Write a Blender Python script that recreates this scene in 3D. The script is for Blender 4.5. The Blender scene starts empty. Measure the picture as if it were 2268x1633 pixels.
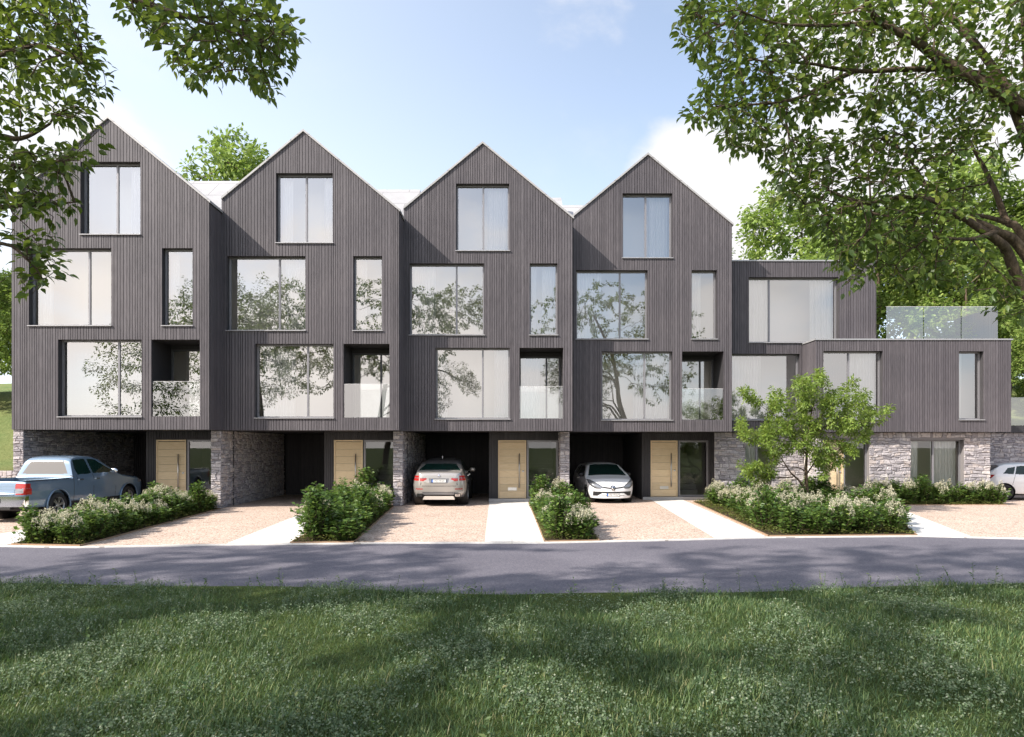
import bpy, bmesh, math, random
import numpy as np
from mathutils import Vector, Matrix
R = math.radians
S = bpy.context.scene
COL = S.collection
rng = np.random.default_rng(7)
random.seed(7)

# ---------------------------------------------------------------- camera (24 mm, level, shifted up)
EYE = 1.85
F = 1512.0                     # focal length in units where the frame is 2268 wide
cam = bpy.data.cameras.new("camera"); camo = bpy.data.objects.new("camera", cam); COL.objects.link(camo)
camo.location = (0, 0, EYE); camo.rotation_euler = (R(90), 0, 0)
cam.sensor_width = 36; cam.lens = 24; cam.shift_y = 0.0765; cam.clip_end = 5000; cam.clip_start = 0.05
S.camera = camo

def at(x, y, d):               # a point of the 2268-wide picture, at depth d, in metres
    return Vector(((x-1134)*d/F, d, EYE-(y-990)*d/F))

# ---------------------------------------------------------------- light
SUN = Vector((-1.415, -0.82, 1.31)).normalized()      # towards the sun
sun = bpy.data.lights.new("sun", 'SUN'); suno = bpy.data.objects.new("sun", sun); COL.objects.link(suno)
sun.energy = 4.6; sun.angle = R(0.9); sun.color = (1.0, 0.93, 0.84)
suno.rotation_euler = (-SUN).to_track_quat('-Z', 'Y').to_euler(); suno.location = (-20, -12, 30)
w = bpy.data.worlds.new("World"); S.world = w; w.use_nodes = True
nt = w.node_tree; nt.nodes.clear()
def nn(nt, t, **k):
    n = nt.nodes.new(t)
    for a, v in k.items():
        if a == 'inp':
            for i, x in v.items(): n.inputs[i].default_value = x
        else: setattr(n, a, v)
    return n
sky = nn(nt, 'ShaderNodeTexSky', sky_type='NISHITA', sun_disc=False, sun_elevation=math.asin(SUN.z),
         sun_rotation=math.atan2(SUN.x, SUN.y), air_density=1.0, dust_density=1.2, ozone_density=1.6, altitude=50)
tc = nn(nt, 'ShaderNodeTexCoord')
L = nt.links.new
def vdot(v):
    n = nn(nt, 'ShaderNodeVectorMath', operation='DOT_PRODUCT'); L(tc.outputs['Generated'], n.inputs[0]); n.inputs[1].default_value = Vector(v).normalized(); return n.outputs['Value']
def mth(op, a, b=None, clamp=False):
    n = nn(nt, 'ShaderNodeMath', operation=op, use_clamp=clamp)
    for i, x in enumerate((a, b)):
        if x is None: continue
        if isinstance(x, (int, float)): n.inputs[i].default_value = x
        else: L(x, n.inputs[i])
    return n.outputs[0]
def smooth(v, lo, hi):
    n = nn(nt, 'ShaderNodeMapRange', interpolation_type='SMOOTHSTEP'); L(v, n.inputs[0]); n.inputs[1].default_value = lo; n.inputs[2].default_value = hi; return n.outputs[0]
mp = nn(nt, 'ShaderNodeMapping'); L(tc.outputs['Generated'], mp.inputs[0]); mp.inputs['Scale'].default_value = (1, 1, 1.7); mp.inputs['Location'].default_value = (0.3, 0.1, 0.0)
noi = nn(nt, 'ShaderNodeTexNoise', inp={'Scale': 3.4, 'Detail': 8.0, 'Roughness': 0.56, 'Distortion': 0.25}); L(mp.outputs[0], noi.inputs['Vector'])
nz = noi.outputs['Fac']
def skydir(x, y): return (at(x, y, 1.0)-Vector((0, 0, EYE)))
sep = nn(nt, 'ShaderNodeSeparateXYZ'); L(tc.outputs['Generated'], sep.inputs[0])
banks = None
for (x, y, c0, c1, k) in ((1625, 450, 0.980, 0.998, 1.0), (2150, 130, 0.955, 0.985, 1.0), (20, 430, 0.972, 0.997, 0.85), (1270, 95, 0.990, 0.9995, 0.62)):
    b = mth('MULTIPLY', smooth(vdot(skydir(x, y)), c0, c1), k)
    banks = b if banks is None else mth('MAXIMUM', banks, b)
behind = smooth(vdot((-0.25, -1, 0.12)), 0.0, 0.75)        # the bright hazy half of the sky, around the sun
low = mth('ADD', mth('MULTIPLY', smooth(sep.outputs['Z'], 0.48, 0.14), 0.7), 0.3)
cover = mth('ADD', mth('MULTIPLY', banks, 0.55), mth('MULTIPLY', mth('MULTIPLY', behind, low), 0.44))
cl = smooth(mth('ADD', nz, cover), 0.76, 1.0)
wisps = mth('MULTIPLY', smooth(nz, 0.5, 0.8), 0.32)
cl = mth('MAXIMUM', cl, wisps)
hz = mth('ADD', mth('MULTIPLY', smooth(sep.outputs['Z'], 0.58, 0.05), 0.25), 0.16)       # pale air low in the sky
leftpale = mth('MULTIPLY', smooth(sep.outputs['X'], 0.35, -0.55), 0.26)
veil = mth('ADD', hz, leftpale, True)
STR = 0.145
skyc = nn(nt, 'ShaderNodeMixRGB', blend_type='MIX'); L(veil, skyc.inputs[0]); L(sky.outputs[0], skyc.inputs[1]); skyc.inputs[2].default_value = (6.1, 6.6, 7.3, 1)
cm = nn(nt, 'ShaderNodeMixRGB', blend_type='MIX'); cc = nn(nt, 'ShaderNodeMixRGB', blend_type='MIX'); L(behind, cc.inputs[0]); cc.inputs[1].default_value = (4.45, 4.4, 4.45, 1); cc.inputs[2].default_value = (6.7, 6.4, 6.2, 1)
L(cl, cm.inputs[0]); L(skyc.outputs[0], cm.inputs[1]); L(cc.outputs[0], cm.inputs[2])
glow = nn(nt, 'ShaderNodeMixRGB', blend_type='ADD'); L(mth('MULTIPLY', smooth(vdot((-0.72, -0.62, 0.3)), 0.45, 1.0), 1.0), glow.inputs[0]); L(cm.outputs[0], glow.inputs[1]); glow.inputs[2].default_value = (4.6, 3.95, 3.4, 1)   # bright haze round the sun
cm = glow
bg = nn(nt, 'ShaderNodeBackground', inp={'Strength': STR}); L(cm.outputs[0], bg.inputs[0])
wo = nn(nt, 'ShaderNodeOutputWorld'); L(bg.outputs[0], wo.inputs[0])
S.view_settings.view_transform = 'Standard'; S.view_settings.look = 'None'; S.view_settings.exposure = 0.74; S.view_settings.gamma = 1
S.view_settings.use_curve_mapping = False
S.render.engine = 'CYCLES'
c = S.cycles; c.use_denoising = True; c.max_bounces = 10; c.diffuse_bounces = 4; c.glossy_bounces = 4; c.transmission_bounces = 6; c.transparent_max_bounces = 12
c.caustics_reflective = False; c.caustics_refractive = False; c.sample_clamp_indirect = 6.0
try: c.denoiser = 'OPENIMAGEDENOISE'; c.denoising_input_passes = 'RGB_ALBEDO_NORMAL'
except Exception: pass

# ---------------------------------------------------------------- materials
class M:
    def __init__(s, name, col=(0.5, 0.5, 0.5), rough=0.7, metal=0.0, spec=0.4):
        s.m = bpy.data.materials.new(name); s.m.use_nodes = True; s.nt = s.m.node_tree
        s.p = s.nt.nodes['Principled BSDF']; s.out = s.nt.nodes['Material Output']
        s.set('Base Color', (*col, 1)); s.set('Roughness', rough); s.set('Metallic', metal); s.set('Specular IOR Level', spec)
    def set(s, k, v): s.p.inputs[k].default_value = v
    def n(s, t, **k): return nn(s.nt, t, **k)
    def l(s, a, b): s.nt.links.new(a, b)
    def coord(s, scale=(1, 1, 1), kind='Object'):
        t = s.n('ShaderNodeTexCoord'); m = s.n('ShaderNodeMapping'); s.l(t.outputs[kind], m.inputs[0]); m.inputs['Scale'].default_value = scale; return m.outputs[0]
    def noise(s, scale, detail=4, rough=0.55, vec=None):
        n = s.n('ShaderNodeTexNoise', inp={'Scale': scale, 'Detail': detail, 'Roughness': rough})
        s.l(vec if vec is not None else s.coord(), n.inputs['Vector']); return n.outputs['Fac']
    def island(s): return s.n('ShaderNodeNewGeometry').outputs['Random Per Island']
    def ramp(s, fac, stops):
        r = s.n('ShaderNodeValToRGB'); e = r.color_ramp.elements
        while len(e) < len(stops): e.new(0.5)
        for k, (p, cc) in zip(e, stops): k.position = p; k.color = (*cc, 1)
        s.l(fac, r.inputs[0]); return r.outputs[0]
    def mix(s, fac, a, b, mode='MIX'):
        n = s.n('ShaderNodeMixRGB', blend_type=mode)
        for i, x in enumerate((fac, a, b)):
            if isinstance(x, (int, float)): n.inputs[i].default_value = x
            elif isinstance(x, tuple): n.inputs[i].default_value = (*x, 1)
            else: s.l(x, n.inputs[i])
        return n.outputs[0]
    def base(s, x): s.l(x, s.p.inputs['Base Color'])
    def bump(s, h, strength=0.3, dist=0.01):
        b = s.n('ShaderNodeBump', inp={'Strength': strength, 'Distance': dist}); s.l(h, b.inputs['Height']); s.l(b.outputs[0], s.p.inputs['Normal']); return s

def mat_boards(name, c0, c1, ax='z'):
    m = M(name, rough=0.62, spec=0.35)
    sc = (14, 14, 1.1)
    t = m.noise(3.0, 5, 0.6, m.coord(sc)); big = m.noise(0.55, 3, 0.5)
    a = m.ramp(m.island(), [(0.0, c0), (0.55, tuple((x+y)/2 for x, y in zip(c0, c1))), (1.0, c1)])
    g = m.ramp(t, [(0.25, (0.62, 0.62, 0.63)), (0.6, (1.0, 1.0, 1.0)), (0.8, (1.25, 1.23, 1.2))])
    b = m.mix(1.0, a, g, 'MULTIPLY')
    g2 = m.ramp(big, [(0.3, (0.86, 0.86, 0.88)), (0.7, (1.12, 1.11, 1.1))])
    m.base(m.mix(1.0, b, g2, 'MULTIPLY')); m.bump(t, 0.35, 0.004); return m.m
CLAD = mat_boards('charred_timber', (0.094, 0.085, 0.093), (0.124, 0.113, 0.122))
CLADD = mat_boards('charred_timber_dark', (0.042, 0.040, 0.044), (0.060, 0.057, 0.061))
def mat_oak():
    m = M('oak', rough=0.5, spec=0.4); t = m.noise(4, 6, 0.65, m.coord((1.2, 6, 16)))
    a = m.ramp(t, [(0.2, (0.56, 0.42, 0.25)), (0.5, (0.69, 0.54, 0.345)), (0.8, (0.77, 0.63, 0.43))])
    g = m.ramp(m.island(), [(0, (0.85, 0.85, 0.84)), (1, (1.08, 1.07, 1.05))]); m.base(m.mix(1, a, g, 'MULTIPLY')); m.bump(t, 0.15, 0.002); return m.m
OAK = mat_oak()
def mat_stone():
    m = M('rubble_stone', rough=0.85, spec=0.25)
    a = m.ramp(m.island(), [(0, (0.27, 0.25, 0.265)), (0.35, (0.40, 0.375, 0.39)), (0.7, (0.52, 0.485, 0.49)), (0.93, (0.46, 0.40, 0.375)), (1, (0.62, 0.59, 0.58))])
    t = m.noise(22, 7, 0.65); g = m.ramp(t, [(0.25, (0.6, 0.6, 0.62)), (0.75, (1.25, 1.24, 1.22))])
    m.base(m.mix(1, a, g, 'MULTIPLY')); m.bump(t, 0.9, 0.02); return m.m
STONE = mat_stone()
MORTAR = M('mortar', (0.20, 0.185, 0.185), 0.95).m
def mat_speck(name, cols, scale, rough=0.9, bump=0.4, big=((0.3, (0.9, 0.9, 0.9)), (0.7, (1.08, 1.08, 1.08))), bs=0.8):
    m = M(name, rough=rough, spec=0.25)
    v = m.n('ShaderNodeTexVoronoi', inp={'Scale': scale}); m.l(m.coord(), v.inputs['Vector'])
    s_ = m.n('ShaderNodeSeparateColor'); m.l(v.outputs['Color'], s_.inputs[0])
    a = m.ramp(s_.outputs[0], cols); g = m.ramp(m.noise(bs, 6, 0.6), list(big)); m.base(m.mix(1, a, g, 'MULTIPLY'))
    m.bump(v.outputs['Distance'], bump, 0.01); return m.m
GRAVEL = mat_speck('bound_gravel', [(0, (0.22, 0.14, 0.105)), (0.3, (0.45, 0.335, 0.265)), (0.65, (0.55, 0.435, 0.355)), (1, (0.68, 0.575, 0.49))], 42)
ASPH = mat_speck('asphalt', [(0, (0.105, 0.101, 0.124)), (0.6, (0.140, 0.133, 0.156)), (1, (0.195, 0.184, 0.205))], 75, 0.85, 0.25, big=((0.3, (0.82, 0.82, 0.84)), (0.7, (1.15, 1.14, 1.12))), bs=0.5)
def mat_paving():
    m = M('pale_paving', rough=0.8, spec=0.3)
    b = m.n('ShaderNodeTexBrick', offset=0.0, inp={'Scale': 1.0, 'Mortar Size': 0.006, 'Brick Width': 40.0, 'Row Height': 0.45, 'Color1': (0.68, 0.66, 0.63, 1), 'Color2': (0.74, 0.72, 0.69, 1), 'Mortar': (0.40, 0.37, 0.34, 1)})
    m.l(m.coord(), b.inputs['Vector']); t = m.noise(5, 6, 0.65); g = m.ramp(t, [(0.3, (0.86, 0.84, 0.81)), (0.65, (1.06, 1.06, 1.06))])
    m.base(m.mix(1, b.outputs['Color'], g, 'MULTIPLY')); m.bump(m.noise(70, 3), 0.2, 0.003); return m.m
PAVE = mat_paving()
def mat_soil():
    m = M('soil', rough=0.95, spec=0.1); t = m.noise(30, 6, 0.7); m.base(m.ramp(t, [(0.3, (0.035, 0.026, 0.018)), (0.7, (0.10, 0.075, 0.05))])); m.bump(t, 0.9, 0.03); return m.m
SOIL = mat_soil()
def mat_turf():
    m = M('turf', rough=0.95, spec=0.1); t = m.noise(25, 6, 0.7); b = m.noise(0.35, 4)
    a = m.ramp(t, [(0.25, (0.03, 0.042, 0.015)), (0.75, (0.085, 0.12, 0.035))]); m.base(m.mix(1, a, m.ramp(b, [(0.3, (0.8, 0.85, 0.8)), (0.7, (1.3, 1.2, 1.1))]), 'MULTIPLY')); m.bump(t, 0.8, 0.05); return m.m
TURF = mat_turf()
FRAME = M('window_frame', (0.24, 0.235, 0.25), 0.45, 0.3).m
FRAMED = M('dark_frame', (0.10, 0.10, 0.11), 0.45, 0.3).m
STEEL = M('brushed_steel', (0.62, 0.61, 0.60), 0.35, 1.0).m
CHROME = M('chrome', (0.8, 0.8, 0.8), 0.08, 1.0).m
RUBBER = M('rubber', (0.022, 0.021, 0.021), 0.75).m
BLACK = M('black_plastic', (0.02, 0.02, 0.021), 0.5).m
ALLOY = M('alloy', (0.55, 0.55, 0.56), 0.3, 0.9).m
REDL = M('red_lens', (0.36, 0.016, 0.014), 0.12, 0.0, 0.8).m
CLEARL = M('clear_lens', (0.24, 0.25, 0.27), 0.08, 0.5, 0.8).m
PLATE = M('plate_white', (0.78, 0.78, 0.76), 0.4).m
PLATEB = M('plate_blue', (0.05, 0.16, 0.5), 0.4).m
CARGLASS = M('tinted_car_glass', (0.006, 0.022, 0.018), 0.04, 0.0, 0.55).m
def mat_paint(name, c, metal, rough=0.28):
    m = M(name, c, rough, metal, 0.5); m.set('Coat Weight', 1.0); m.set('Coat Roughness', 0.04)
    t = m.noise(900, 2); m.base(m.mix(0.5, tuple(c), m.ramp(t, [(0.3, tuple(x*0.8 for x in c)), (0.7, tuple(min(1, x*1.2) for x in c))]))); return m.m
PBLUE = mat_paint('steel_blue_paint', (0.15, 0.222, 0.31), 0.35)
PSILV = mat_paint('silver_paint', (0.43, 0.40, 0.37), 0.55)
PWHITE = mat_paint('white_paint', (0.78, 0.79, 0.80), 0.0, 0.3)
def mat_zinc():
    m = M('pale_roof', (0.38, 0.375, 0.375), 0.55, 0.1)
    b = m.n('ShaderNodeTexBrick', offset=0.5, inp={'Scale': 1.0, 'Mortar Size': 0.012, 'Brick Width': 1.9, 'Row Height': 0.75, 'Color1': (0.37, 0.365, 0.365, 1), 'Color2': (0.40, 0.39, 0.39, 1), 'Mortar': (0.22, 0.21, 0.21, 1)})
    t = m.n('ShaderNodeTexCoord'); sx = m.n('ShaderNodeSeparateXYZ'); m.l(t.outputs['Object'], sx.inputs[0]); cx = m.n('ShaderNodeCombineXYZ')
    m.l(sx.outputs['X'], cx.inputs['X']); m.l(sx.outputs['Z'], cx.inputs['Y']); m.l(cx.outputs[0], b.inputs['Vector'])
    m.base(m.mix(1, b.outputs['Color'], m.ramp(m.noise(2, 5), [(0.3, (0.92, 0.92, 0.92)), (0.7, (1.05, 1.05, 1.05))]), 'MULTIPLY')); return m.m
ZINC = mat_zinc()
VERGE = M('pale_metal_trim', (0.74, 0.73, 0.73), 0.45, 0.1).m
SILL = M('sill_metal', (0.36, 0.355, 0.365), 0.45, 0.3).m
PARAPET = M('grey_metal_trim', (0.36, 0.36, 0.37), 0.45, 0.3).m
def mat_pane(name, refl, tint, rough=0.0, face=0.10):
    m = bpy.data.materials.new(name); m.use_nodes = True; nt = m.node_tree; nt.nodes.clear()
    g = nn(nt, 'ShaderNodeBsdfGlossy', inp={'Roughness': rough, 'Color': (0.97, 0.98, 1, 1)}); t = nn(nt, 'ShaderNodeBsdfTransparent', inp={'Color': (*tint, 1)})
    fr = nn(nt, 'ShaderNodeFresnel', inp={'IOR': 1.5}); ad = nn(nt, 'ShaderNodeMath', operation='ADD', use_clamp=True); nt.links.new(fr.outputs[0], ad.inputs[0]); ad.inputs[1].default_value = refl
    mx = nn(nt, 'ShaderNodeMixShader'); nt.links.new(ad.outputs[0], mx.inputs[0]); nt.links.new(t.outputs[0], mx.inputs[1]); nt.links.new(g.outputs[0], mx.inputs[2])
    o = nn(nt, 'ShaderNodeOutputMaterial'); nt.links.new(mx.outputs[0], o.inputs[0]); return m
GLASS = mat_pane('coated_glass', 0.27, (0.97, 0.98, 0.97))
GLASSB = mat_pane('balustrade_glass', 0.19, (0.93, 0.96, 0.95))
GLASSG = mat_pane('clear_glass', 0.07, (0.95, 0.97, 0.96))
ROOMW = M('room_plaster', (0.76, 0.70, 0.62), 0.9).m
ROOMG = M('room_plaster_grey', (0.70, 0.68, 0.70), 0.9).m
ROOMF = M('room_floor', (0.70, 0.62, 0.52), 0.5).m
HALL = M('hall_plaster', (0.22, 0.21, 0.205), 0.9).m
def mat_cloth():
    m = M('curtain_cloth', (0.93, 0.92, 0.91), 0.9, 0, 0.1)
    tr = m.n('ShaderNodeBsdfTranslucent', inp={'Color': (0.92, 0.91, 0.90, 1)}); mx = m.n('ShaderNodeMixShader', inp={0: 0.35}); m.l(m.p.outputs[0], mx.inputs[1]); m.l(tr.outputs[0], mx.inputs[2]); m.l(mx.outputs[0], m.out.inputs[0]); return m.m
CLOTH = mat_cloth()
def mat_leaf(name, stops, trans=0.35, tcol=(0.22, 0.32, 0.03), rough=0.42, spec=0.45, nscale=0.8):
    m = M(name, rough=rough, spec=spec)
    a = m.ramp(m.island(), stops); g = m.ramp(m.noise(nscale, 3), [(0.3, (0.74, 0.76, 0.72)), (0.7, (1.25, 1.22, 1.15))])
    b = m.mix(1, a, g, 'MULTIPLY'); m.base(b)
    tr = m.n('ShaderNodeBsdfTranslucent'); m.l(m.mix(0.6, b, tcol), tr.inputs['Color'])
    mx = m.n('ShaderNodeMixShader', inp={0: trans}); m.l(m.p.outputs[0], mx.inputs[1]); m.l(tr.outputs[0], mx.inputs[2]); m.l(mx.outputs[0], m.out.inputs[0]); return m.m
LEAF_L = mat_leaf('leaf_left_tree', [(0, (0.045, 0.080, 0.020)), (0.5, (0.086, 0.142, 0.032)), (0.85, (0.15, 0.205, 0.04)), (1, (0.22, 0.25, 0.052))], 0.38, (0.24, 0.33, 0.035))
LEAF_R = mat_leaf('leaf_right_tree', [(0, (0.048, 0.086, 0.025)), (0.5, (0.100, 0.160, 0.038)), (0.85, (0.17, 0.235, 0.05)), (1, (0.25, 0.28, 0.06))], 0.36, (0.22, 0.32, 0.035))
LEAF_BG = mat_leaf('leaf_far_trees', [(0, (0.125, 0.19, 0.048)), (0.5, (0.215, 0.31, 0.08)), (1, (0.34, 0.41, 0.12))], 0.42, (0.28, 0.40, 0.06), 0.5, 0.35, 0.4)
LEAF_S = mat_leaf('leaf_small_tree', [(0, (0.095, 0.165, 0.032)), (0.5, (0.185, 0.275, 0.055)), (1, (0.30, 0.38, 0.095))], 0.4, (0.34, 0.45, 0.06), 0.45, 0.4, 1.5)
LEAF_H = mat_leaf('leaf_shrub', [(0, (0.042, 0.088, 0.022)), (0.5, (0.088, 0.160, 0.038)), (0.9, (0.16, 0.24, 0.055)), (1, (0.23, 0.29, 0.07))], 0.3, (0.2, 0.32, 0.05), 0.45, 0.4, 2.5)
LEAF_G = mat_leaf('leaf_ground_cover', [(0, (0.05, 0.065, 0.016)), (0.6, (0.10, 0.125, 0.03)), (1, (0.17, 0.15, 0.05))], 0.3, (0.25, 0.3, 0.05), 0.6, 0.3, 2.0)
PETAL = mat_leaf('petal', [(0, (0.40, 0.38, 0.28)), (0.5, (0.56, 0.53, 0.42)), (1, (0.70, 0.68, 0.58))], 0.3, (0.7, 0.68, 0.5), 0.7, 0.2, 4)
GRASSM = mat_leaf('grass_blade', [(0, (0.034, 0.070, 0.032)), (0.45, (0.070, 0.125, 0.050)), (0.8, (0.13, 0.19, 0.070)), (0.95, (0.20, 0.24, 0.095)), (1, (0.30, 0.28, 0.15))], 0.3, (0.2, 0.32, 0.06), 0.5, 0.35, 0.7)
CLOVER = mat_leaf('clover', [(0, (0.07, 0.12, 0.06)), (0.6, (0.14, 0.195, 0.115)), (0.9, (0.22, 0.27, 0.18)), (1, (0.33, 0.36, 0.29))], 0.25, (0.3, 0.36, 0.2), 0.7, 0.2, 0.9)
def mat_bark():
    m = M('bark', rough=0.9, spec=0.2); v = m.noise(9, 7, 0.7, m.coord((2.2, 2.2, 0.7))); m.base(m.ramp(v, [(0.3, (0.045, 0.032, 0.024)), (0.55, (0.12, 0.088, 0.062)), (0.8, (0.21, 0.165, 0.12))])); m.bump(v, 1.0, 0.03); return m.m
BARK = mat_bark()
TWIG = M('twig', (0.07, 0.05, 0.035), 0.85).m

# ---------------------------------------------------------------- mesh helpers
class MB:
    """collects polygons (with a material slot each) for ONE mesh object"""
    def __init__(s): s.v = []; s.f = []; s.mi = []
    def poly(s, pts, mi=0):
        b = len(s.v); s.v += [tuple(p) for p in pts]; s.f.append(tuple(range(b, b+len(pts)))); s.mi.append(mi)
    def box(s, x0, x1, y0, y1, z0, z1, mi=0):
        b = len(s.v); s.v += [(x, y, z) for x in (x0, x1) for y in (y0, y1) for z in (z0, z1)]
        for q in ((0, 1, 3, 2), (4, 6, 7, 5), (0, 4, 5, 1), (2, 3, 7, 6), (0, 2, 6, 4), (1, 5, 7, 3)):
            s.f.append(tuple(b+i for i in q)); s.mi.append(mi)
    def cbox(s, c, sz, mi=0, rot=None):
        b = len(s.v)
        for x in (-.5, .5):
            for y in (-.5, .5):
                for z in (-.5, .5):
                    p = Vector((x*sz[0], y*sz[1], z*sz[2]))
                    if rot is not None: p = rot @ p
                    s.v.append(tuple(p+Vector(c)))
        for q in ((0, 1, 3, 2), (4, 6, 7, 5), (0, 4, 5, 1), (2, 3, 7, 6), (0, 2, 6, 4), (1, 5, 7, 3)):
            s.f.append(tuple(b+i for i in q)); s.mi.append(mi)
    def tube(s, p0, p1, r0, r1, n=6, mi=0, caps=False):
        p0 = Vector(p0); p1 = Vector(p1); d = (p1-p0)
        if d.length < 1e-6: return
        d.normalize(); a = d.orthogonal().normalized(); b_ = d.cross(a); b = len(s.v)
        for p, r in ((p0, r0), (p1, r1)):
            for k in range(n):
                t = 2*math.pi*k/n; s.v.append(tuple(p+(a*math.cos(t)+b_*math.sin(t))*r))
        for k in range(n): s.f.append((b+k, b+(k+1) % n, b+n+(k+1) % n, b+n+k)); s.mi.append(mi)
        if caps: s.f.append(tuple(b+k for k in range(n-1, -1, -1))); s.f.append(tuple(b+n+k for k in range(n))); s.mi += [mi, mi]
    def path(s, pts, rad, n=7, mi=0):
        """one continuous tapering tube through pts"""
        P = [Vector(p) for p in pts]; b = len(s.v); a = None
        for i, p in enumerate(P):
            d = (P[min(i+1, len(P)-1)]-P[max(i-1, 0)]).normalized()
            if a is None: a = d.orthogonal().normalized()
            a = (a-d*a.dot(d)); a = a.normalized() if a.length > 1e-5 else d.orthogonal().normalized(); c_ = d.cross(a)
            for k in range(n):
                t = 2*math.pi*k/n; s.v.append(tuple(p+(a*math.cos(t)+c_*math.sin(t))*rad[i]))
        for i in range(len(P)-1):
            for k in range(n): s.f.append((b+i*n+k, b+i*n+(k+1) % n, b+(i+1)*n+(k+1) % n, b+(i+1)*n+k)); s.mi.append(mi)
    def lathe(s, prof, axis='x', n=32, c=(0, 0, 0), mi=0):
        b = len(s.v); m = len(prof)
        for k in range(n):
            t = 2*math.pi*k/n
            for (o, r) in prof:
                if axis == 'x': s.v.append((c[0]+o, c[1]+r*math.cos(t), c[2]+r*math.sin(t)))
                else: s.v.append((c[0]+r*math.cos(t), c[1]+r*math.sin(t), c[2]+o))
        for k in range(n):
            for j in range(m-1):
                s.f.append((b+k*m+j, b+((k+1) % n)*m+j, b+((k+1) % n)*m+j+1, b+k*m+j+1)); s.mi.append(mi)
    def obj(s, name, mats, parent=None, smooth=False, off=(0, 0, 0)):
        me = bpy.data.meshes.new(name); me.from_pydata(s.v, [], s.f)
        if not isinstance(mats, (list, tuple)): mats = [mats]
        for m in mats: me.materials.append(m)
        if len(mats) > 1: me.polygons.foreach_set('material_index', s.mi)
        if smooth: me.polygons.foreach_set('use_smooth', [True]*len(s.f))
        me.update(); return link(name, me, parent)
def link(name, me, parent=None):
    o = bpy.data.objects.new(name, me); COL.objects.link(o)
    if parent is not None:
        o.parent = parent
        if parent.get('world_parts'):
            o.matrix_parent_inverse = Matrix.Translation(-Vector(parent['world_parts']))
        elif parent.parent is not None and parent.parent.get('world_parts'):
            pass
    return o
def tag(o, label=None, cat=None, group=None, kind=None):
    if label: o['label'] = label
    if cat: o['category'] = cat
    if group: o['group'] = group
    if kind: o['kind'] = kind
    return o
def empty(name, loc, label, cat, group=None, world_parts=False, rz=0.0):
    o = bpy.data.objects.new(name, None); COL.objects.link(o); o.location = loc; o.rotation_euler = (0, 0, rz); o.empty_display_size = 0.3
    tag(o, label, cat, group)
    if world_parts: o['world_parts'] = tuple(loc)
    return o
def mesh_np(name, V, faces, mat, smooth=False):
    """V (n,3); faces: list of (m,k) int arrays"""
    me = bpy.data.meshes.new(name); V = np.asarray(V, dtype=np.float32)
    me.vertices.add(len(V)); me.vertices.foreach_set('co', V.ravel())
    loops = np.concatenate([f.ravel() for f in faces]).astype(np.int32)
    tot = np.concatenate([np.full(len(f), f.shape[1], dtype=np.int32) for f in faces])
    st = np.concatenate([[0], np.cumsum(tot)[:-1]]).astype(np.int32)
    me.loops.add(len(loops)); me.loops.foreach_set('vertex_index', loops)
    me.polygons.add(len(tot)); me.polygons.foreach_set('loop_start', st); me.polygons.foreach_set('loop_total', tot)
    if smooth: me.polygons.foreach_set('use_smooth', np.ones(len(tot), dtype=bool))
    me.materials.append(mat); me.update(calc_edges=True); me.validate(); return me

# leaf templates: columns along the leaf (t), across (s), lift (u)
T_FINE = (np.array([[0, 0, 0], [.30, 0, -.02], [.66, 0, -.05], [1.0, 0, -.16], [.26, .24, .05], [.60, .19, .03], [.26, -.24, .05], [.60, -.19, .03], [.84, .06, -.07], [.84, -.06, -.07]]),
          [np.array([[0, 4, 1], [0, 1, 6], [8, 3, 2], [2, 3, 9]]), np.array([[1, 4, 5, 2], [1, 2, 7, 6]]), np.array([[2, 5, 8], [2, 9, 7]])])
T_QUAD = (np.array([[0, 0, 0], [.45, .26, .05], [1.0, 0, -.06], [.45, -.26, .05]]), [np.array([[0, 1, 2], [0, 2, 3]])])
T_BLADE = (np.array([[0, .5, 0], [0, -.5, 0], [.45, .38, .0], [.45, -.38, .0], [.8, .22, .0], [.8, -.22, 0], [1, 0, 0]]), [np.array([[0, 1, 3, 2], [2, 3, 5, 4]]), np.array([[4, 5, 6]])])
def unit(a): return a/np.maximum(np.linalg.norm(a, axis=1, keepdims=True), 1e-9)
def leaves(P, D, N, Lh, tpl, width=1.0):
    """P base points, D directions, N normals, Lh lengths -> verts, faces"""
    tv, tf = tpl; D = unit(D); N = unit(N-D*np.sum(N*D, 1, keepdims=True)); B = np.cross(D, N); n, k = len(P), len(tv)
    Lh = np.asarray(Lh).reshape(n, 1, 1)
    V = P[:, None, :]+Lh*(tv[None, :, 0:1]*D[:, None, :]+width*tv[None, :, 1:2]*B[:, None, :]+tv[None, :, 2:3]*N[:, None, :])
    off = (np.arange(n)*k)[:, None, None]
    return V.reshape(-1, 3), [(f[None]+off).reshape(-1, f.shape[1]) for f in tf]
def join_np(parts):
    Vs, Fs, b = [], [], 0
    for V, fs in parts:
        Vs.append(V); Fs += [f+b for f in fs]; b += len(V)
    d = {}
    for f in Fs: d.setdefault(f.shape[1], []).append(f)
    return np.concatenate(Vs), [np.concatenate(x) for x in d.values()]
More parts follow.
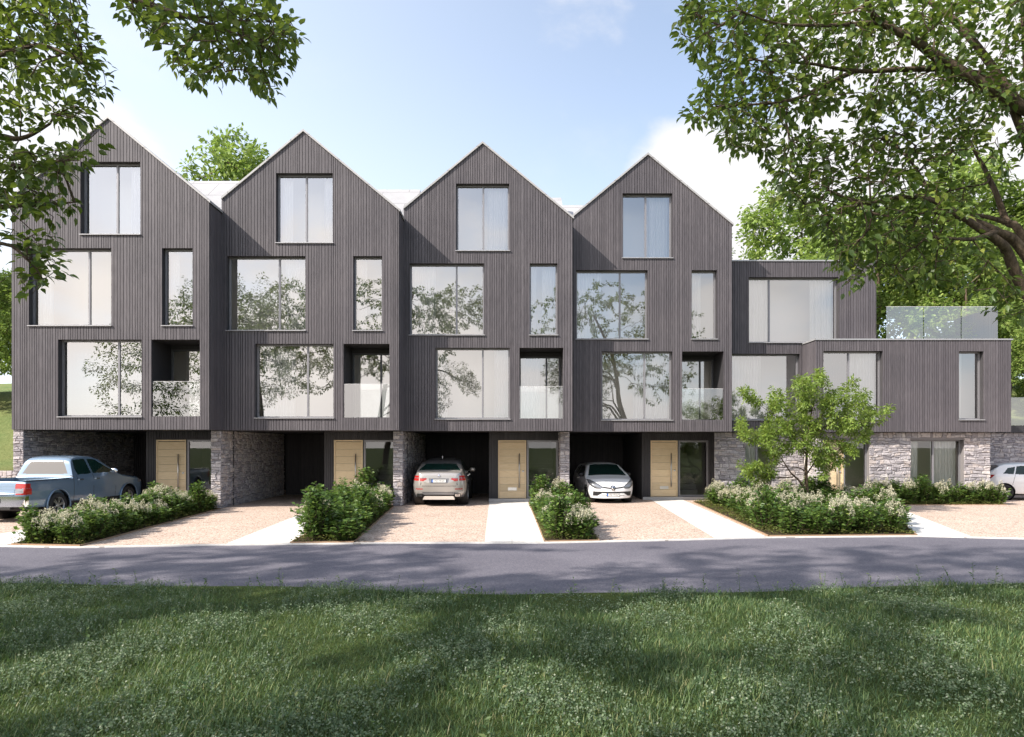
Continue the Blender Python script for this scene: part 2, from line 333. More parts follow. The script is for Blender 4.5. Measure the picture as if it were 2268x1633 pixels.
# ---------------------------------------------------------------- wall surfaces
def boards(mb, s0, s1, z0, top, P, holes=(), breaks=(), gap=0.014, proud=0.028, widths=(0.050, 0.058, 0.070, 0.082), back=1):
    ed = [s0]
    while ed[-1] < s1-0.03: ed.append(min(s1, ed[-1]+random.choice(widths)+gap))
    ed[-1] = s1
    extra = sorted(set([h[0] for h in holes]+[h[1] for h in holes]+list(breaks)))
    def spans(a, b):
        cur = z0; out = []
        for h in sorted((h for h in holes if a > h[0]-1e-5 and b < h[1]+1e-5), key=lambda h: h[2]):
            if h[2] > cur+1e-4: out.append((cur, h[2], h[2]))
            cur = max(cur, h[3])
        ta, tb = top(a), top(b)
        if min(ta, tb) > cur+0.005: out.append((cur, ta, tb))
        return out
    for e0, e1 in zip(ed[:-1], ed[1:]):
        cuts = [e0]+[x for x in extra if e0+1e-5 < x < e1-gap-1e-5]+[e1-gap]
        for a, b in zip(cuts[:-1], cuts[1:]):
            for (zb, ta, tb) in spans(a, b):
                q = [(a, zb), (b, zb), (b, tb), (a, ta)]; n = len(mb.v)
                o = proud+random.uniform(-0.004, 0.0)
                mb.v += [tuple(P(s, 0.0, z)) for s, z in q]+[tuple(P(s, o, z)) for s, z in q]
                for f in ((4, 5, 6, 7), (0, 1, 5, 4), (1, 2, 6, 5), (2, 3, 7, 6), (3, 0, 4, 7)): mb.f.append(tuple(n+k for k in f)); mb.mi.append(0)
    xs = sorted(set([s0, s1]+[x for x in extra if s0 < x < s1]))
    for a, b in zip(xs[:-1], xs[1:]):
        for (zb, ta, tb) in spans(a+1e-6, b-1e-6): mb.poly([P(a, -0.001, zb), P(b, -0.001, zb), P(b, -0.001, tb), P(a, -0.001, ta)], back)
def stones(mb, s0, s1, z0, z1, P, holes=()):
    """coursed rubble: every stone its own uneven block in front of the mortar"""
    ph = random.uniform(0, 99); P0 = P
    def P(x, o, y):
        e = min(1, (x-s0)/.10, (s1-x)/.10, (y-z0)/.06, (z1-y)/.06)
        for q in holes: e = min(e, max((q[0]-x)/.1, (x-q[1])/.1, (q[2]-y)/.1, (y-q[3])/.1))
        e = max(0, e)
        y2 = y+e*(.015*math.sin(9.1*x+3*y+ph)+.010*math.sin(21*x-7*y+ph*2)+.007*math.sin(37*x+11*y+ph)); x2 = x+e*(.03*math.sin(13*y+ph*3+2*x)+.018*math.sin(31*y+5*x+ph))
        return P0(min(s1, max(s0, x2)), o, min(z1, max(z0, y2)))
    z = z0
    while z < z1-0.01:
        h = random.choice((0.05, 0.06, 0.075, 0.09, 0.11, 0.14)); h = h if z+h < z1-0.05 else z1-z
        s = s0
        while s < s1-0.01:
            l = random.uniform(0.08, 0.22)+(0.10 if random.random() < 0.3 else 0); l = l if s+l < s1-0.08 else s1-s
            rows = ((z, z+h),) if (h < 0.125 or random.random() < 0.65) else ((z, z+h*0.48), (z+h*0.48, z+h))
            for (a, b) in rows:
                if any(s+l > q[0]+0.002 and s < q[1]-0.002 and b > q[2]+0.002 and a < q[3]-0.002 for q in holes):
                    # clip the stone against the opening
                    segs = [(s, s+l)]
                    for q in holes:
                        if b > q[2]+0.002 and a < q[3]-0.002:
                            segs = [t for (u0, u1) in segs for t in ((u0, min(u1, q[0])), (max(u0, q[1]), u1)) if t[1]-t[0] > 0.02]
                else: segs = [(s, s+l)]
                for (u0, u1) in segs:
                    j = lambda m: random.uniform(0, m)
                    o = random.uniform(0.014, 0.040); g = 0.004; n = len(mb.v); jj = min(0.035, (u1-u0)*0.2, (b-a)*0.3)
                    q = [(u0+g*j(1), a+g*j(1)), (u1-g*j(1), a+g*j(1)), (u1-g*j(1), b-g*j(1)), (u0+g*j(1), b-g*j(1))]
                    r = [(u0+g+j(jj), a+g+j(jj)), (u1-g-j(jj), a+g+j(jj)), (u1-g-j(jj), b-g-j(jj)), (u0+g+j(jj), b-g-j(jj))]
                    mb.v += [tuple(P(x, 0, y)) for x, y in q]+[tuple(P(x, o+random.uniform(-.007, .007), y)) for x, y in r]
                    for f in ((4, 5, 6, 7), (0, 1, 5, 4), (1, 2, 6, 5), (2, 3, 7, 6), (3, 0, 4, 7)): mb.f.append(tuple(n+k for k in f)); mb.mi.append(0)
            s += l
        z += h
    xs = sorted(set([s0, s1]+[x for h in holes for x in h[:2] if s0 < x < s1]))
    for a, b in zip(xs[:-1], xs[1:]):
        cur = z0
        for h in sorted((h for h in holes if a > h[0]-1e-5 and b < h[1]+1e-5), key=lambda h: h[2]):
            if h[2] > cur: mb.poly([P(a, 0.004, cur), P(b, 0.004, cur), P(b, 0.004, h[2]), P(a, 0.004, h[2])], 1)
            cur = h[3]
        if z1 > cur: mb.poly([P(a, 0.004, cur), P(b, 0.004, cur), P(b, 0.004, z1), P(a, 0.004, z1)], 1)
def P_front(y): return lambda s, o, z: (s, y+0.026-o, z)        # faces -Y; board faces lie on y
def P_right(x): return lambda s, o, z: (x-0.026+o, s, z)        # faces +X
def P_left(x): return lambda s, o, z: (x+0.026-o, s, z)         # faces -X
def S_front(y): return lambda s, o, z: (s, y+0.035-o, z)
def S_right(x): return lambda s, o, z: (x-0.035+o, s, z)
def S_left(x): return lambda s, o, z: (x+0.035-o, s, z)

def reveal(mb, x0, x1, z0, z1, y0, y1, mi=0):
    mb.poly([(x0, y0, z0), (x0, y1, z0), (x0, y1, z1), (x0, y0, z1)], mi); mb.poly([(x1, y1, z0), (x1, y0, z0), (x1, y0, z1), (x1, y1, z1)], mi)
    mb.poly([(x0, y0, z1), (x0, y1, z1), (x1, y1, z1), (x1, y0, z1)], mi); mb.poly([(x0, y1, z0), (x0, y0, z0), (x1, y0, z0), (x1, y1, z0)], mi)

def window(parent, x0, x1, z0, z1, yf, mull, sill=True, name='window', mat=None, glass=None, label=None, fw=0.048):
    """frame mesh (the part) with its pane and sill as sub-parts; yf is the front of the frame"""
    m = MB(); y1 = yf+0.07
    m.box(x0, x0+fw, yf, y1, z0, z1); m.box(x1-fw, x1, yf, y1, z0, z1)
    m.box(x0+fw, x1-fw, yf, y1, z1-fw, z1); m.box(x0+fw, x1-fw, yf, y1, z0, z0+fw)
    for c in mull: m.box(c-0.027, c+0.027, yf+0.004, y1-0.004, z0+fw, z1-fw)
    o = m.obj(name, mat or FRAME, parent)
    if label: o['label'] = label
    g = MB(); xs = [x0+fw]+[v for c in mull for v in (c-0.027, c+0.027)]+[x1-fw]
    for a, b in zip(xs[0::2], xs[1::2]):
        t = random.uniform(-0.0015, 0.0015)
        g.poly([(a, yf+0.035, z0+fw), (b, yf+0.035+t, z0+fw), (b, yf+0.035+t, z1-fw), (a, yf+0.035, z1-fw)])
    g.obj('pane', glass or GLASS, o)
    return o
def sill_part(win, x0, x1, z, yface, depth):
    s = MB(); q = [(x0-.025, yface-.045), (x1+.025, yface-.045), (x1+.025, yface-.002), (x1-.002, yface-.002), (x1-.002, yface+depth), (x0+.002, yface+depth), (x0+.002, yface-.002), (x0-.025, yface-.002)]; n = len(q)
    s.v = [(x, y, z+.002) for x, y in q]+[(x, y, z-.022) for x, y in q]; s.f = [tuple(range(n)), tuple(range(2*n-1, n-1, -1))]+[(k, n+k, n+(k+1) % n, (k+1) % n) for k in range(n)]; s.mi = [0]*len(s.f); s.obj('sill', SILL, win)

def curtain(x0, x1, z0, z1, y, label, waves=None):
    n = max(24, int((x1-x0)*110)); m = MB(); k = waves or max(3, (x1-x0)/0.105); ph = random.uniform(0, 6)
    rows = (z0, z0+(z1-z0)*0.5, z1)
    for j, z in enumerate(rows):
        for i in range(n+1):
            t = i/n; a = 0.048*(1-0.25*j)
            m.v.append((x0+(x1-x0)*t+0.008*math.sin(5*t+j), y+a*math.sin(ph+2*math.pi*k*t+0.8*math.sin(9*t))+0.012*math.sin(3.1*k*t+ph), z))
    for j in range(2):
        for i in range(n): m.f.append((j*(n+1)+i, j*(n+1)+i+1, (j+1)*(n+1)+i+1, (j+1)*(n+1)+i)); m.mi.append(0)
    return tag(m.obj('curtain', CLOTH, smooth=True), label, 'curtain', 'white curtains hanging inside the windows')

def front_door(parent, x0, x1, z0, z1, y, slot=True):
    m = MB(); fw = 0.045; n = 8; h = (z1-z0-2*fw)/n
    m.box(x0, x0+fw, y-0.01, y+0.06, z0, z1); m.box(x1-fw, x1, y-0.01, y+0.06, z0, z1); m.box(x0+fw, x1-fw, y-0.01, y+0.06, z1-fw, z1)
    for k in range(n): m.box(x0+fw+0.004, x1-fw-0.004, y+0.012, y+0.05, z0+0.008+k*(h+0.003), z0+0.008+k*(h+0.003)+h-0.003)
    o = m.obj('front_door', OAK, parent)
    hx = x1-0.235; m = MB(); m.tube((hx, y-0.05, z0+0.36), (hx, y-0.05, z0+1.52), 0.019, 0.019, 12, caps=True)
    for zz in (z0+0.5, z0+1.38): m.tube((hx, y-0.05, zz), (hx, y+0.012, zz), 0.011, 0.011, 8)
    m.obj('handle', STEEL, o, True)
    m = MB(); m.lathe([(0.0, 0.0), (0.0, 0.03), (0.012, 0.034), (0.02, 0.034)], 'y', 18); m.v = [(v[0]+x1-0.105, y-0.006+v[2], v[1]+z0+0.92) for v in [(v[0], v[1], v[2]) for v in m.v]]
    m.obj('lock', STEEL, o, True)
    if slot:
        m = MB(); m.box(x0+0.33, x0+0.63, y+0.002, y+0.011, z0+0.27, z0+0.37); m.box(x0+0.35, x0+0.61, y-0.004, y+0.001, z0+0.285, z0+0.355); m.obj('letter_plate', STEEL, o)
    return o

# ---------------------------------------------------------------- the four gabled houses
PEAK_Z = 11.372; PITCH = 0.828; ZB = 2.348
D0 = [19.75, 20.57, 21.39, 22.21]
XL = [-14.473, -8.752, -3.397, 1.903]; XR = [-8.752, -3.397, 1.903, 7.166]; XP = [-11.677, -6.282, -0.920, 4.421]
TOPW = [(-12.476, -11.51, -10.762), (-7.104, -6.24, -5.401), (-1.747, -0.905, -0.086), (3.595, 4.380, 5.214)]
MIDW = [(-13.981, -12.33, -11.594), (-8.588, -7.06, -6.23), (-3.212, -1.748, -0.877), (2.09, 3.535, 4.417)]
SMW = [(-10.118, -9.243), (-4.787, -3.913), (0.553, 1.426), (5.845, 6.666)]
LOWW = [(-13.127, -11.47, -10.714), (-7.74, -6.20, -5.379), (-2.397, -0.92, -0.07), (2.92, 4.345, 5.214)]
BALW = [(-10.429, -9.034), (-5.077, -3.691), (0.232, 1.606), (5.531, 6.889)]
NAMES = ['leftmost', 'second', 'third', 'fourth']
HLAB = ['black timber gabled house with the blue pickup nosing into its carport', 'black timber gabled house with an empty stone carport beside its oak door',
        'black timber gabled house with the silver car parked beneath it', 'black timber gabled house with the small white hatchback parked beneath it']
def gable_house(i):
    d, xl, xr, xp = D0[i], XL[i], XR[i], XP[i]
    root = empty('gabled_house', ((xl+xr)/2, d, 0), HLAB[i], 'house', 'row of gabled houses', True)
    top = lambda s: PEAK_Z-0.04-PITCH*abs(s-xp)
    wins = [(TOPW[i][0], TOPW[i][2], 8.0, 10.1), (MIDW[i][0], MIDW[i][2], 5.36, 7.60), (*SMW[i], 5.36, 7.60), (LOWW[i][0], LOWW[i][2], 2.725, 4.955)]
    bal = (*BALW[i], 2.73, 4.955)
    m = MB(); boards(m, xl, xr, ZB, top, P_front(d), wins+[bal], [xp])
    for h in wins: reveal(m, h[0], h[1], h[2], h[3], d+0.019, d+0.165, 1)
    m.obj('cladding', [CLAD, CLADD], root)
    # side walls
    m = MB(); ye = d+(9.6 if i == 3 else 1.0)
    boards(m, d+0.03, ye, ZB, lambda s: top(xr)-0.02, P_right(xr)); m.obj('side_wall', [CLAD, CLADD], root)
    if i == 0:
        m = MB(); boards(m, d+0.03, d+9.6, ZB, lambda s: top(xl)-0.02, P_left(xl)); m.obj('side_wall', [CLAD, CLADD], root)
    m = MB(); m.poly([(xl, d+9.6, 0), (xr, d+9.6, 0), (xr, d+9.6, top(xr)), (xp, d+9.6, PEAK_Z-0.05), (xl, d+9.6, top(xl))]); m.obj('rear_wall', CLADD, root)
    # roof: a gable to the street and a cross ridge behind it
    m = MB(); t = 0.07; y0, y1 = d-0.045, d+9.65
    for (xe, sg) in ((xl-(0.03 if i == 0 else -0.0), -1), (xr+0.035, 1)):
        za = PEAK_Z+0.045; zb_ = za-PITCH*abs(xe-xp)
        a = [(xp, y0, za), (xe, y0, zb_), (xe, y1, zb_), (xp, y1, za)]; b = [(p[0], p[1], p[2]-t) for p in a]
        m.poly(a); m.poly(b[::-1]); m.poly([b[0], b[1], a[1], a[0]]); m.poly([b[1], b[2], a[2], a[1]]); m.poly([b[2], b[3], a[3], a[2]])
    yr = d+4.83; zr = PEAK_Z+0.05; run = 3.3; xa, xb = (xl if i == 0 else xl-0.45), xr-0.01
    for sg in (-1, 1):
        a = [(xa, yr, zr), (xb, yr, zr), (xb, yr+sg*run, zr-run*0.82), (xa, yr+sg*run, zr-run*0.82)]; b = [(p[0], p[1], p[2]-t) for p in a]
        m.poly(a); m.poly(b[::-1])
        for k in range(4): m.poly([b[k], b[(k+1) % 4], a[(k+1) % 4], a[k]])
    m.obj('roof', ZINC, root)
    # rooms behind the glass
    m = MB(); xa, xb, ya, yb = xl+0.12, xr-0.12, d+0.035, d+1.05
    bx = BALW[i][0]-0.06
    for (z0, z1, xa, xb, ya, yb) in ((2.47, 5.10, xa, bx, ya, yb), (5.2, 7.76, xa, xb, ya, yb), (2.47, 5.10, bx+0.02, xb, d+1.24, d+2.2)):
        m.poly([(xa, ya, z0), (xb, ya, z0), (xb, yb, z0), (xa, yb, z0)], 1); m.poly([(xa, ya, z1), (xa, yb, z1), (xb, yb, z1), (xb, ya, z1)])
        m.poly([(xa, yb, z0), (xb, yb, z0), (xb, yb, z1), (xa, yb, z1)]); m.poly([(xa, ya, z0), (xa, yb, z0), (xa, yb, z1), (xa, ya, z1)]); m.poly([(xb, yb, z0), (xb, ya, z0), (xb, ya, z1), (xb, yb, z1)])
    xa, xb, ya, yb = xl+0.12, xr-0.12, d+0.035, d+1.2; z0 = 7.86; ta, tb, tp = top(xa)-0.15, top(xb)-0.15, PEAK_Z-0.22
    m.poly([(xa, ya, z0), (xb, ya, z0), (xb, yb, z0), (xa, yb, z0)], 1); m.poly([(xa, yb, z0), (xb, yb, z0), (xb, yb, tb), (xp, yb, tp), (xa, yb, ta)])
    m.poly([(xa, ya, z0), (xa, yb, z0), (xa, yb, ta), (xa, ya, ta)]); m.poly([(xb, yb, z0), (xb, ya, z0), (xb, ya, tb), (xb, yb, tb)])
    m.poly([(xa, ya, ta), (xa, yb, ta), (xp, yb, tp), (xp, ya, tp)]); m.poly([(xp, ya, tp), (xp, yb, tp), (xb, yb, tb), (xb, ya, tb)])
    m.obj('interior', [ROOMW, ROOMF], root)
    # windows
    for (h, mu) in zip(wins, ([TOPW[i][1]], [MIDW[i][1]], [], [LOWW[i][1]])):
        wn = window(root, *h, d+0.165, mu); sill_part(wn, h[0], h[1], h[2], d, 0.165)
    # recessed balcony
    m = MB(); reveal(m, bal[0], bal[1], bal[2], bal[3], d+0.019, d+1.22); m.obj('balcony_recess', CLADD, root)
    bd = window(root, bal[0]+0.004, bal[1]-0.004, bal[2]+0.01, bal[3]-0.13, d+1.13, [bal[0]+(bal[1]-bal[0])*0.66], name='balcony_door', mat=FRAMED, fw=0.055)
    m = MB(); m.box(bal[0], bal[1], d+1.13, d+1.2, bal[3]-0.13, bal[3]-0.002); m.obj('lintel', CLADD, root)
    m = MB(); m.poly([(bal[0]+0.01, d+0.05, 2.735), (bal[1]-0.01, d+0.05, 2.735), (bal[1]-0.01, d+0.05, 3.745), (bal[0]+0.01, d+0.05, 3.745)]); o = m.obj('balcony_railing', GLASSB, root)
    m = MB(); m.box(bal[0]+0.01, bal[1]-0.01, d+0.043, d+0.057, 3.745, 3.752); m.obj('glass_edge', VERGE, o)
    # soffit, carport and entrance
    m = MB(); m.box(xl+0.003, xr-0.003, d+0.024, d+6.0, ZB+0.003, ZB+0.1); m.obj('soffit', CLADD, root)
    ye, xe = d+1.77, xp+0.14
    xs = xr-0.335
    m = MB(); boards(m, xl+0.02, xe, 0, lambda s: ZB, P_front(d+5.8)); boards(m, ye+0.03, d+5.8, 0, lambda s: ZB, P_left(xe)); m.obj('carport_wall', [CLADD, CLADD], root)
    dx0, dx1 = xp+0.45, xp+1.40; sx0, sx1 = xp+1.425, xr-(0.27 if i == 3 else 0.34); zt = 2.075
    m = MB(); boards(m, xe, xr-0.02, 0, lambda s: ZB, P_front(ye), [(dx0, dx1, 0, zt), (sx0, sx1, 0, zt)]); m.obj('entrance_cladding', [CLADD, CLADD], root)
    m = MB(); m.box(xe-0.0, xr-0.36, ye-0.22, ye-0.003, 0.0, 0.10); m.box(dx0, sx1, ye-0.003, ye+0.1, 0.0, 0.098); m.obj('doorstep', PARAPET, root)
    front_door(root, dx0+0.002, dx1, 0.10, zt-0.003, ye+0.02, i > 0)
    window(root, sx0, sx1, 0.105, zt-0.003, ye+0.02, [], name='sidelight', glass=GLASSG, fw=0.06)
    m = MB(); xa, xb, ya, yb = xe+0.03, xr-0.36, ye+0.12, d+5.6      # hall
    m.poly([(xa, ya, .098), (xb, ya, .098), (xb, yb, .098), (xa, yb, .098)]); m.poly([(xa, ya, 2.3), (xa, yb, 2.3), (xb, yb, 2.3), (xb, ya, 2.3)])
    m.poly([(xa, yb, .098), (xb, yb, .098), (xb, yb, 2.3), (xa, yb, 2.3)]); m.poly([(xa, ya, .098), (xa, yb, .098), (xa, yb, 2.3), (xa, ya, 2.3)]); m.poly([(xb, yb, .098), (xb, ya, .098), (xb, ya, 2.3), (xb, yb, 2.3)])
    for k in range(9): m.box(xb-0.95, xb-0.002, ya+0.9+k*0.24, ya+0.9+(k+1)*0.24-0.002, 0.1, 0.1+0.19*(k+1))
    m.obj('hall', HALL, root)
    # rubble party wall to the right (and the free end wall of the leftmost house)
    m = MB()
    def pier(x0, x1, y0, y1):
        stones(m, x0, x1, 0, ZB-0.004, S_front(y0)); stones(m, y0+0.03, y1, 0, ZB-0.004, S_right(x1)); stones(m, y0+0.03, y1, 0, ZB-0.004, S_left(x0))
        m.poly([(x0+.03, y0+.03, ZB-.004), (x1-.03, y0+.03, ZB-.004), (x1-.03, y1, ZB-.004), (x0+.03, y1, ZB-.004)], 1)
    if i < 3: pier(xr-0.335, xr-0.03, D0[i+1]+0.01, D0[i+1]+5.8)
    if i == 0: pier(xl+0.01, xl+0.315, d+0.02, d+5.8)
    if m.v: m.obj('stone_wall', [STONE, MORTAR], root)
    return root
for i in range(4): gable_house(i)
# ---------------------------------------------------------------- the flat-roofed end house
def end_house():
    root = empty('flat_roofed_house', (11.6, 22.07, 0), 'flat-roofed black timber house with stone base and glass roof terrace at the row end', 'house', None, True)
    du, dl = 23.05, 22.07
    uw = [(8.0, 11.03, 5.375, 7.58)]; lw = [(7.42, 9.72, 2.76, 4.99)]
    m = MB(); boards(m, 7.17, 12.31, ZB, lambda s: 8.11, P_front(du), uw+lw, [])
    for h in uw+lw: reveal(m, h[0], h[1], h[2], h[3], du+0.019, du+0.17, 1)
    boards(m, du+0.03, du+7.5, 5.2, lambda s: 8.10, P_right(12.31)); m.obj('upper_cladding', [CLAD, CLADD], root)
    fw = [(10.07, 11.99, 2.75, 4.95), (14.45, 15.25, 2.73, 4.94)]
    m = MB(); boards(m, 9.82, 16.15, ZB-0.015, lambda s: 5.30, P_front(dl), fw)
    for h in fw: reveal(m, h[0], h[1], h[2], h[3], dl+0.019, dl+0.18, 1)
    boards(m, dl+0.03, du-0.002, ZB, lambda s: 5.30, P_left(9.82)); boards(m, dl+0.03, dl+8, ZB-0.015, lambda s: 5.30, P_right(16.15)); m.obj('lower_cladding', [CLAD, CLADD], root)
    m = MB(); m.box(7.17, 12.34, du-0.03, du+7.6, 8.112, 8.155); o = m.obj('parapet_cap', PARAPET, root)
    m = MB(); m.box(9.79, 16.18, dl-0.03, du-0.03, 5.302, 5.345); m.box(12.33, 16.18, du-0.03, dl+8.03, 5.302, 5.345); m.box(9.79, 12.3, du-0.03, du-0.003, 5.302, 5.345); m.obj('terrace_edge', PARAPET, root)
    m = MB(); m.poly([(7.17, du+7.5, 0), (16.1, du+7.5, 0), (16.1, du+7.5, 5.3), (12.3, du+7.5, 5.3), (12.3, du+7.5, 8.1), (7.17, du+7.5, 8.1)]); m.obj('rear_wall', CLADD, root)
    # glass balustrade round the terrace
    m = MB(); xs = [12.33, 13.57, 14.81, 16.03]
    base = MB(); base.box(xs[0], xs[-1], 22.48, 22.54, 5.346, 5.38); b = base.obj('glass_balustrade', PARAPET, root)
    for a, c_ in zip(xs[:-1], xs[1:]):
        g = MB(); g.poly([(a+0.012, 22.51, 5.381), (c_-0.012, 22.51, 5.381), (c_-0.012, 22.51, 6.47), (a+0.012, 22.51, 6.47)]); g.obj('glass_panel', GLASSB, b)
    g = MB(); g.poly([(16.03, 22.53, 5.381), (16.03, 26.5, 5.381), (16.03, 26.5, 6.47), (16.03, 22.53, 6.47)]); g.obj('glass_panel', GLASSB, b)
    g = MB(); g.box(xs[0], xs[-1], 22.504, 22.516, 6.47, 6.478); g.obj('glass_edge', VERGE, b)
    # windows
    for (h, mu, y, rc) in ((uw[0], [8.745], du, .17), (lw[0], [], du, .17), (fw[0], [10.97], dl, .18), (fw[1], [], dl, .18)):
        wn = window(root, *h, y+rc, mu); sill_part(wn, h[0], h[1], h[2], y, rc)
    m = MB()
    def room(xa, xb, ya, yb, z0, z1):
        m.poly([(xa, ya, z0), (xb, ya, z0), (xb, yb, z0), (xa, yb, z0)], 1); m.poly([(xa, ya, z1), (xa, yb, z1), (xb, yb, z1), (xb, ya, z1)])
        m.poly([(xa, yb, z0), (xb, yb, z0), (xb, yb, z1), (xa, yb, z1)]); m.poly([(xa, ya, z0), (xa, yb, z0), (xa, yb, z1), (xa, ya, z1)]); m.poly([(xb, yb, z0), (xb, ya, z0), (xb, ya, z1), (xb, yb, z1)])
    room(7.25, 12.2, du+0.03, du+1.4, 5.22, 7.95); room(7.25, 9.9, du+0.03, du+1.4, 2.6, 5.1); room(9.93, 13.2, dl+0.03, dl+1.2, 2.6, 5.1); room(13.22, 16.05, dl+0.03, dl+1.2, 2.6, 5.1)
    m.obj('interior', [ROOMG, ROOMF], root)
    # rubble ground floor with its windows and door
    ys, yl = 22.33, 23.25
    m = MB(); hl = [(7.95, 8.85, 0.1, 2.06)]
    stones(m, 6.90, 9.95, 0, ZB-0.003, S_front(yl), hl)
    hr = [(10.2, 11.7, 0.1, 2.08), (13.06, 14.80, 0.1, 2.08)]
    stones(m, 9.95, 15.66, 0, ZB-0.020, S_front(ys), hr); stones(m, ys+0.03, ys+6, 0, ZB-0.02, S_right(15.66)); stones(m, ys+0.03, yl, 0, ZB-0.02, S_left(9.95))
    for h in hl: reveal(m, h[0], h[1], h[2], h[3], yl+0.03, yl+0.2, 1)
    for h in hr: reveal(m, h[0], h[1], h[2], h[3], ys+0.03, ys+0.2, 1)
    m.obj('stone_wall', [STONE, MORTAR], root)
    window(root, *hl[0], yl+0.2, [8.4], glass=GLASSG); window(root, *hr[1], ys+0.2, [13.9], glass=GLASSG)
    front_door(root, 10.2, 10.93, 0.1, 2.08, ys+0.18, False); window(root, 10.93, 11.7, 0.1, 2.08, ys+0.18, [], name='sidelight', glass=GLASSG)
    m = MB(); m.box(9.86, 16.1, dl+0.024, ys+6.0, ZB-0.012, ZB+0.09); m.box(7.2, 9.815, du+0.024, yl+5, ZB+0.003, ZB+0.09); m.obj('soffit', CLADD, root)
    m = MB(); m.mi = []
    room(7.2, 9.94, yl+0.24, yl+1.6, 0.098, 2.3); room(9.97, 12.6, ys+0.24, ys+1.9, 0.098, 2.3); room(12.62, 15.6, ys+0.24, ys+1.9, 0.098, 2.3); m.obj('ground_floor_interior', [ROOMW, ROOMF], root)
    m = MB(); m.box(13.4, 14.2, ys+1.8, ys+1.88, 0.1, 2.0); m.obj('inner_door', BLACK, root)
end_house()
# dark slatted garden chair on the terrace
def slat_chair():
    r = empty('garden_chair', (12.62, 24.3, 5.30), 'dark slatted garden chair on the roof terrace, half hidden by the glass', 'chair')
    m = MB()
    for k in range(6): m.cbox((-0.24+k*0.096, 0.2+0.0, 0.68), (0.05, 0.02, 0.5))
    m.cbox((0, 0.2, 0.93), (0.56, 0.03, 0.05)); m.obj('backrest', BLACK, r)
    m = MB()
    for k in range(5): m.cbox((0, -0.2+k*0.1, 0.44), (0.54, 0.08, 0.022))
    m.obj('seat', BLACK, r)
    for sx in (-.25, .25):
        for sy, h in ((-.22, .43), (.215, .9)):
            l = MB(); l.box(sx-.02, sx+.02, sy-.018, sy+.018, 0.01, h); l.obj('leg', BLACK, r)
slat_chair()
# the neighbouring terrace wall at the right edge, and the low wall on the left
m = MB(); stones(m, 15.60, 34, 0, 2.39, S_front(26.0)); tag(m.obj('garden_wall', [STONE, MORTAR]), 'rubble stone retaining wall behind the white car at the right edge', 'wall')
m = MB(); m.box(15.72, 34, 25.85, 26.3, 2.395, 2.66); o = m.obj('terrace_rail', CLADD); tag(o, 'glass terrace railing with dark base above the stone wall at right edge', 'railing')
g = MB(); g.poly([(15.9, 25.95, 2.662), (33.9, 25.95, 2.662), (33.9, 25.95, 3.73), (15.9, 25.95, 3.73)]); g.obj('glass_panel', GLASSB, o)
m = MB(); stones(m, -24, -14.47, -0.02, 1.13, S_front(20.6)); m.box(-24, -14.47, 20.64, 20.95, 0, 1.12, 1); tag(m.obj('garden_wall', [STONE, MORTAR]), 'low rubble stone wall below the grassy bank behind the pickup', 'wall')

# ---------------------------------------------------------------- curtains
def fr(w, a, b): return w[0]+0.06+(w[-1]-w[0]-0.12)*a, w[0]+0.06+(w[-1]-w[0]-0.12)*b
hn = ['leftmost gabled house', 'second gabled house', 'third gabled house', 'fourth gabled house']
for (i, kind, a, b, side) in ((0, 'top', .72, 1, ''), (0, 'mid', 0, .16, ''), (0, 'small', 0, .32, ''), (0, 'low', .68, 1, ''),
        (1, 'top', 0, .2, 'at left '), (1, 'top', .8, 1, 'at right '), (1, 'mid', .70, 1, ''), (1, 'small', 0, .36, ''), (1, 'low', 0, .46, ''),
        (2, 'top', .58, 1, ''), (2, 'mid', 0, .32, ''), (2, 'small', 0, .22, 'at left '), (2, 'small', .45, 1, 'at right '), (2, 'low', 0, .13, 'at left '), (2, 'low', .80, 1, 'at right '), (2, 'balcony', 0.03, .5, ''),
        (3, 'top', .58, 1, ''), (3, 'mid', 0, .36, ''), (3, 'small', 0, .48, ''), (3, 'low', .48, 1, ''), (3, 'balcony', 0.03, .3, '')):
    w = {'top': TOPW, 'mid': MIDW, 'small': SMW, 'low': LOWW, 'balcony': BALW}[kind][i]
    z0, z1 = {'top': (7.95, 10.1), 'mid': (5.25, 7.62), 'small': (5.25, 7.62), 'low': (2.55, 4.98), 'balcony': (2.6, 4.9)}[kind]
    x0, x1 = fr(w, a, b); y = D0[i]+(0.42 if kind != 'balcony' else 1.40)
    wn = {'top': 'top gable window', 'mid': 'wide second-floor window', 'small': 'narrow upper window', 'low': 'wide first-floor window', 'balcony': 'balcony door'}[kind]
    curtain(x0, x1, z0, z1, y, f'white curtain {side}in the {wn}, {hn[i]}')
for (x0, x1, z0, z1, y, lab) in ((8.06, 8.75, 5.3, 7.6, 23.45, 'white curtain at the left of the upper window of the flat-roofed house'), (10.2, 10.98, 5.3, 7.6, 23.45, 'white curtain at the right of the upper window of the flat-roofed house'),
        (7.48, 8.55, 2.7, 5.0, 23.45, 'white curtain in the wide window behind the small tree, beside the fourth gable'), (11.1, 11.94, 2.7, 4.97, 22.5, 'white curtain in the projecting box window right of the small tree'),
        (14.5, 14.82, 2.7, 4.95, 22.5, 'white curtain in the narrow window at the far right of the black cladding'), (8.0, 8.55, .12, 2.1, 23.68, 'grey-white curtain in the stone wall window left of the small tree'),
        (13.12, 13.5, .12, 2.1, 22.76, 'white curtain at the left of the stone wall glazing beside the white flowers'), (13.95, 14.75, .12, 2.1, 22.76, 'white curtain at the right of the stone wall glazing beside the white flowers')):
    curtain(x0, x1, z0, z1, y, lab)

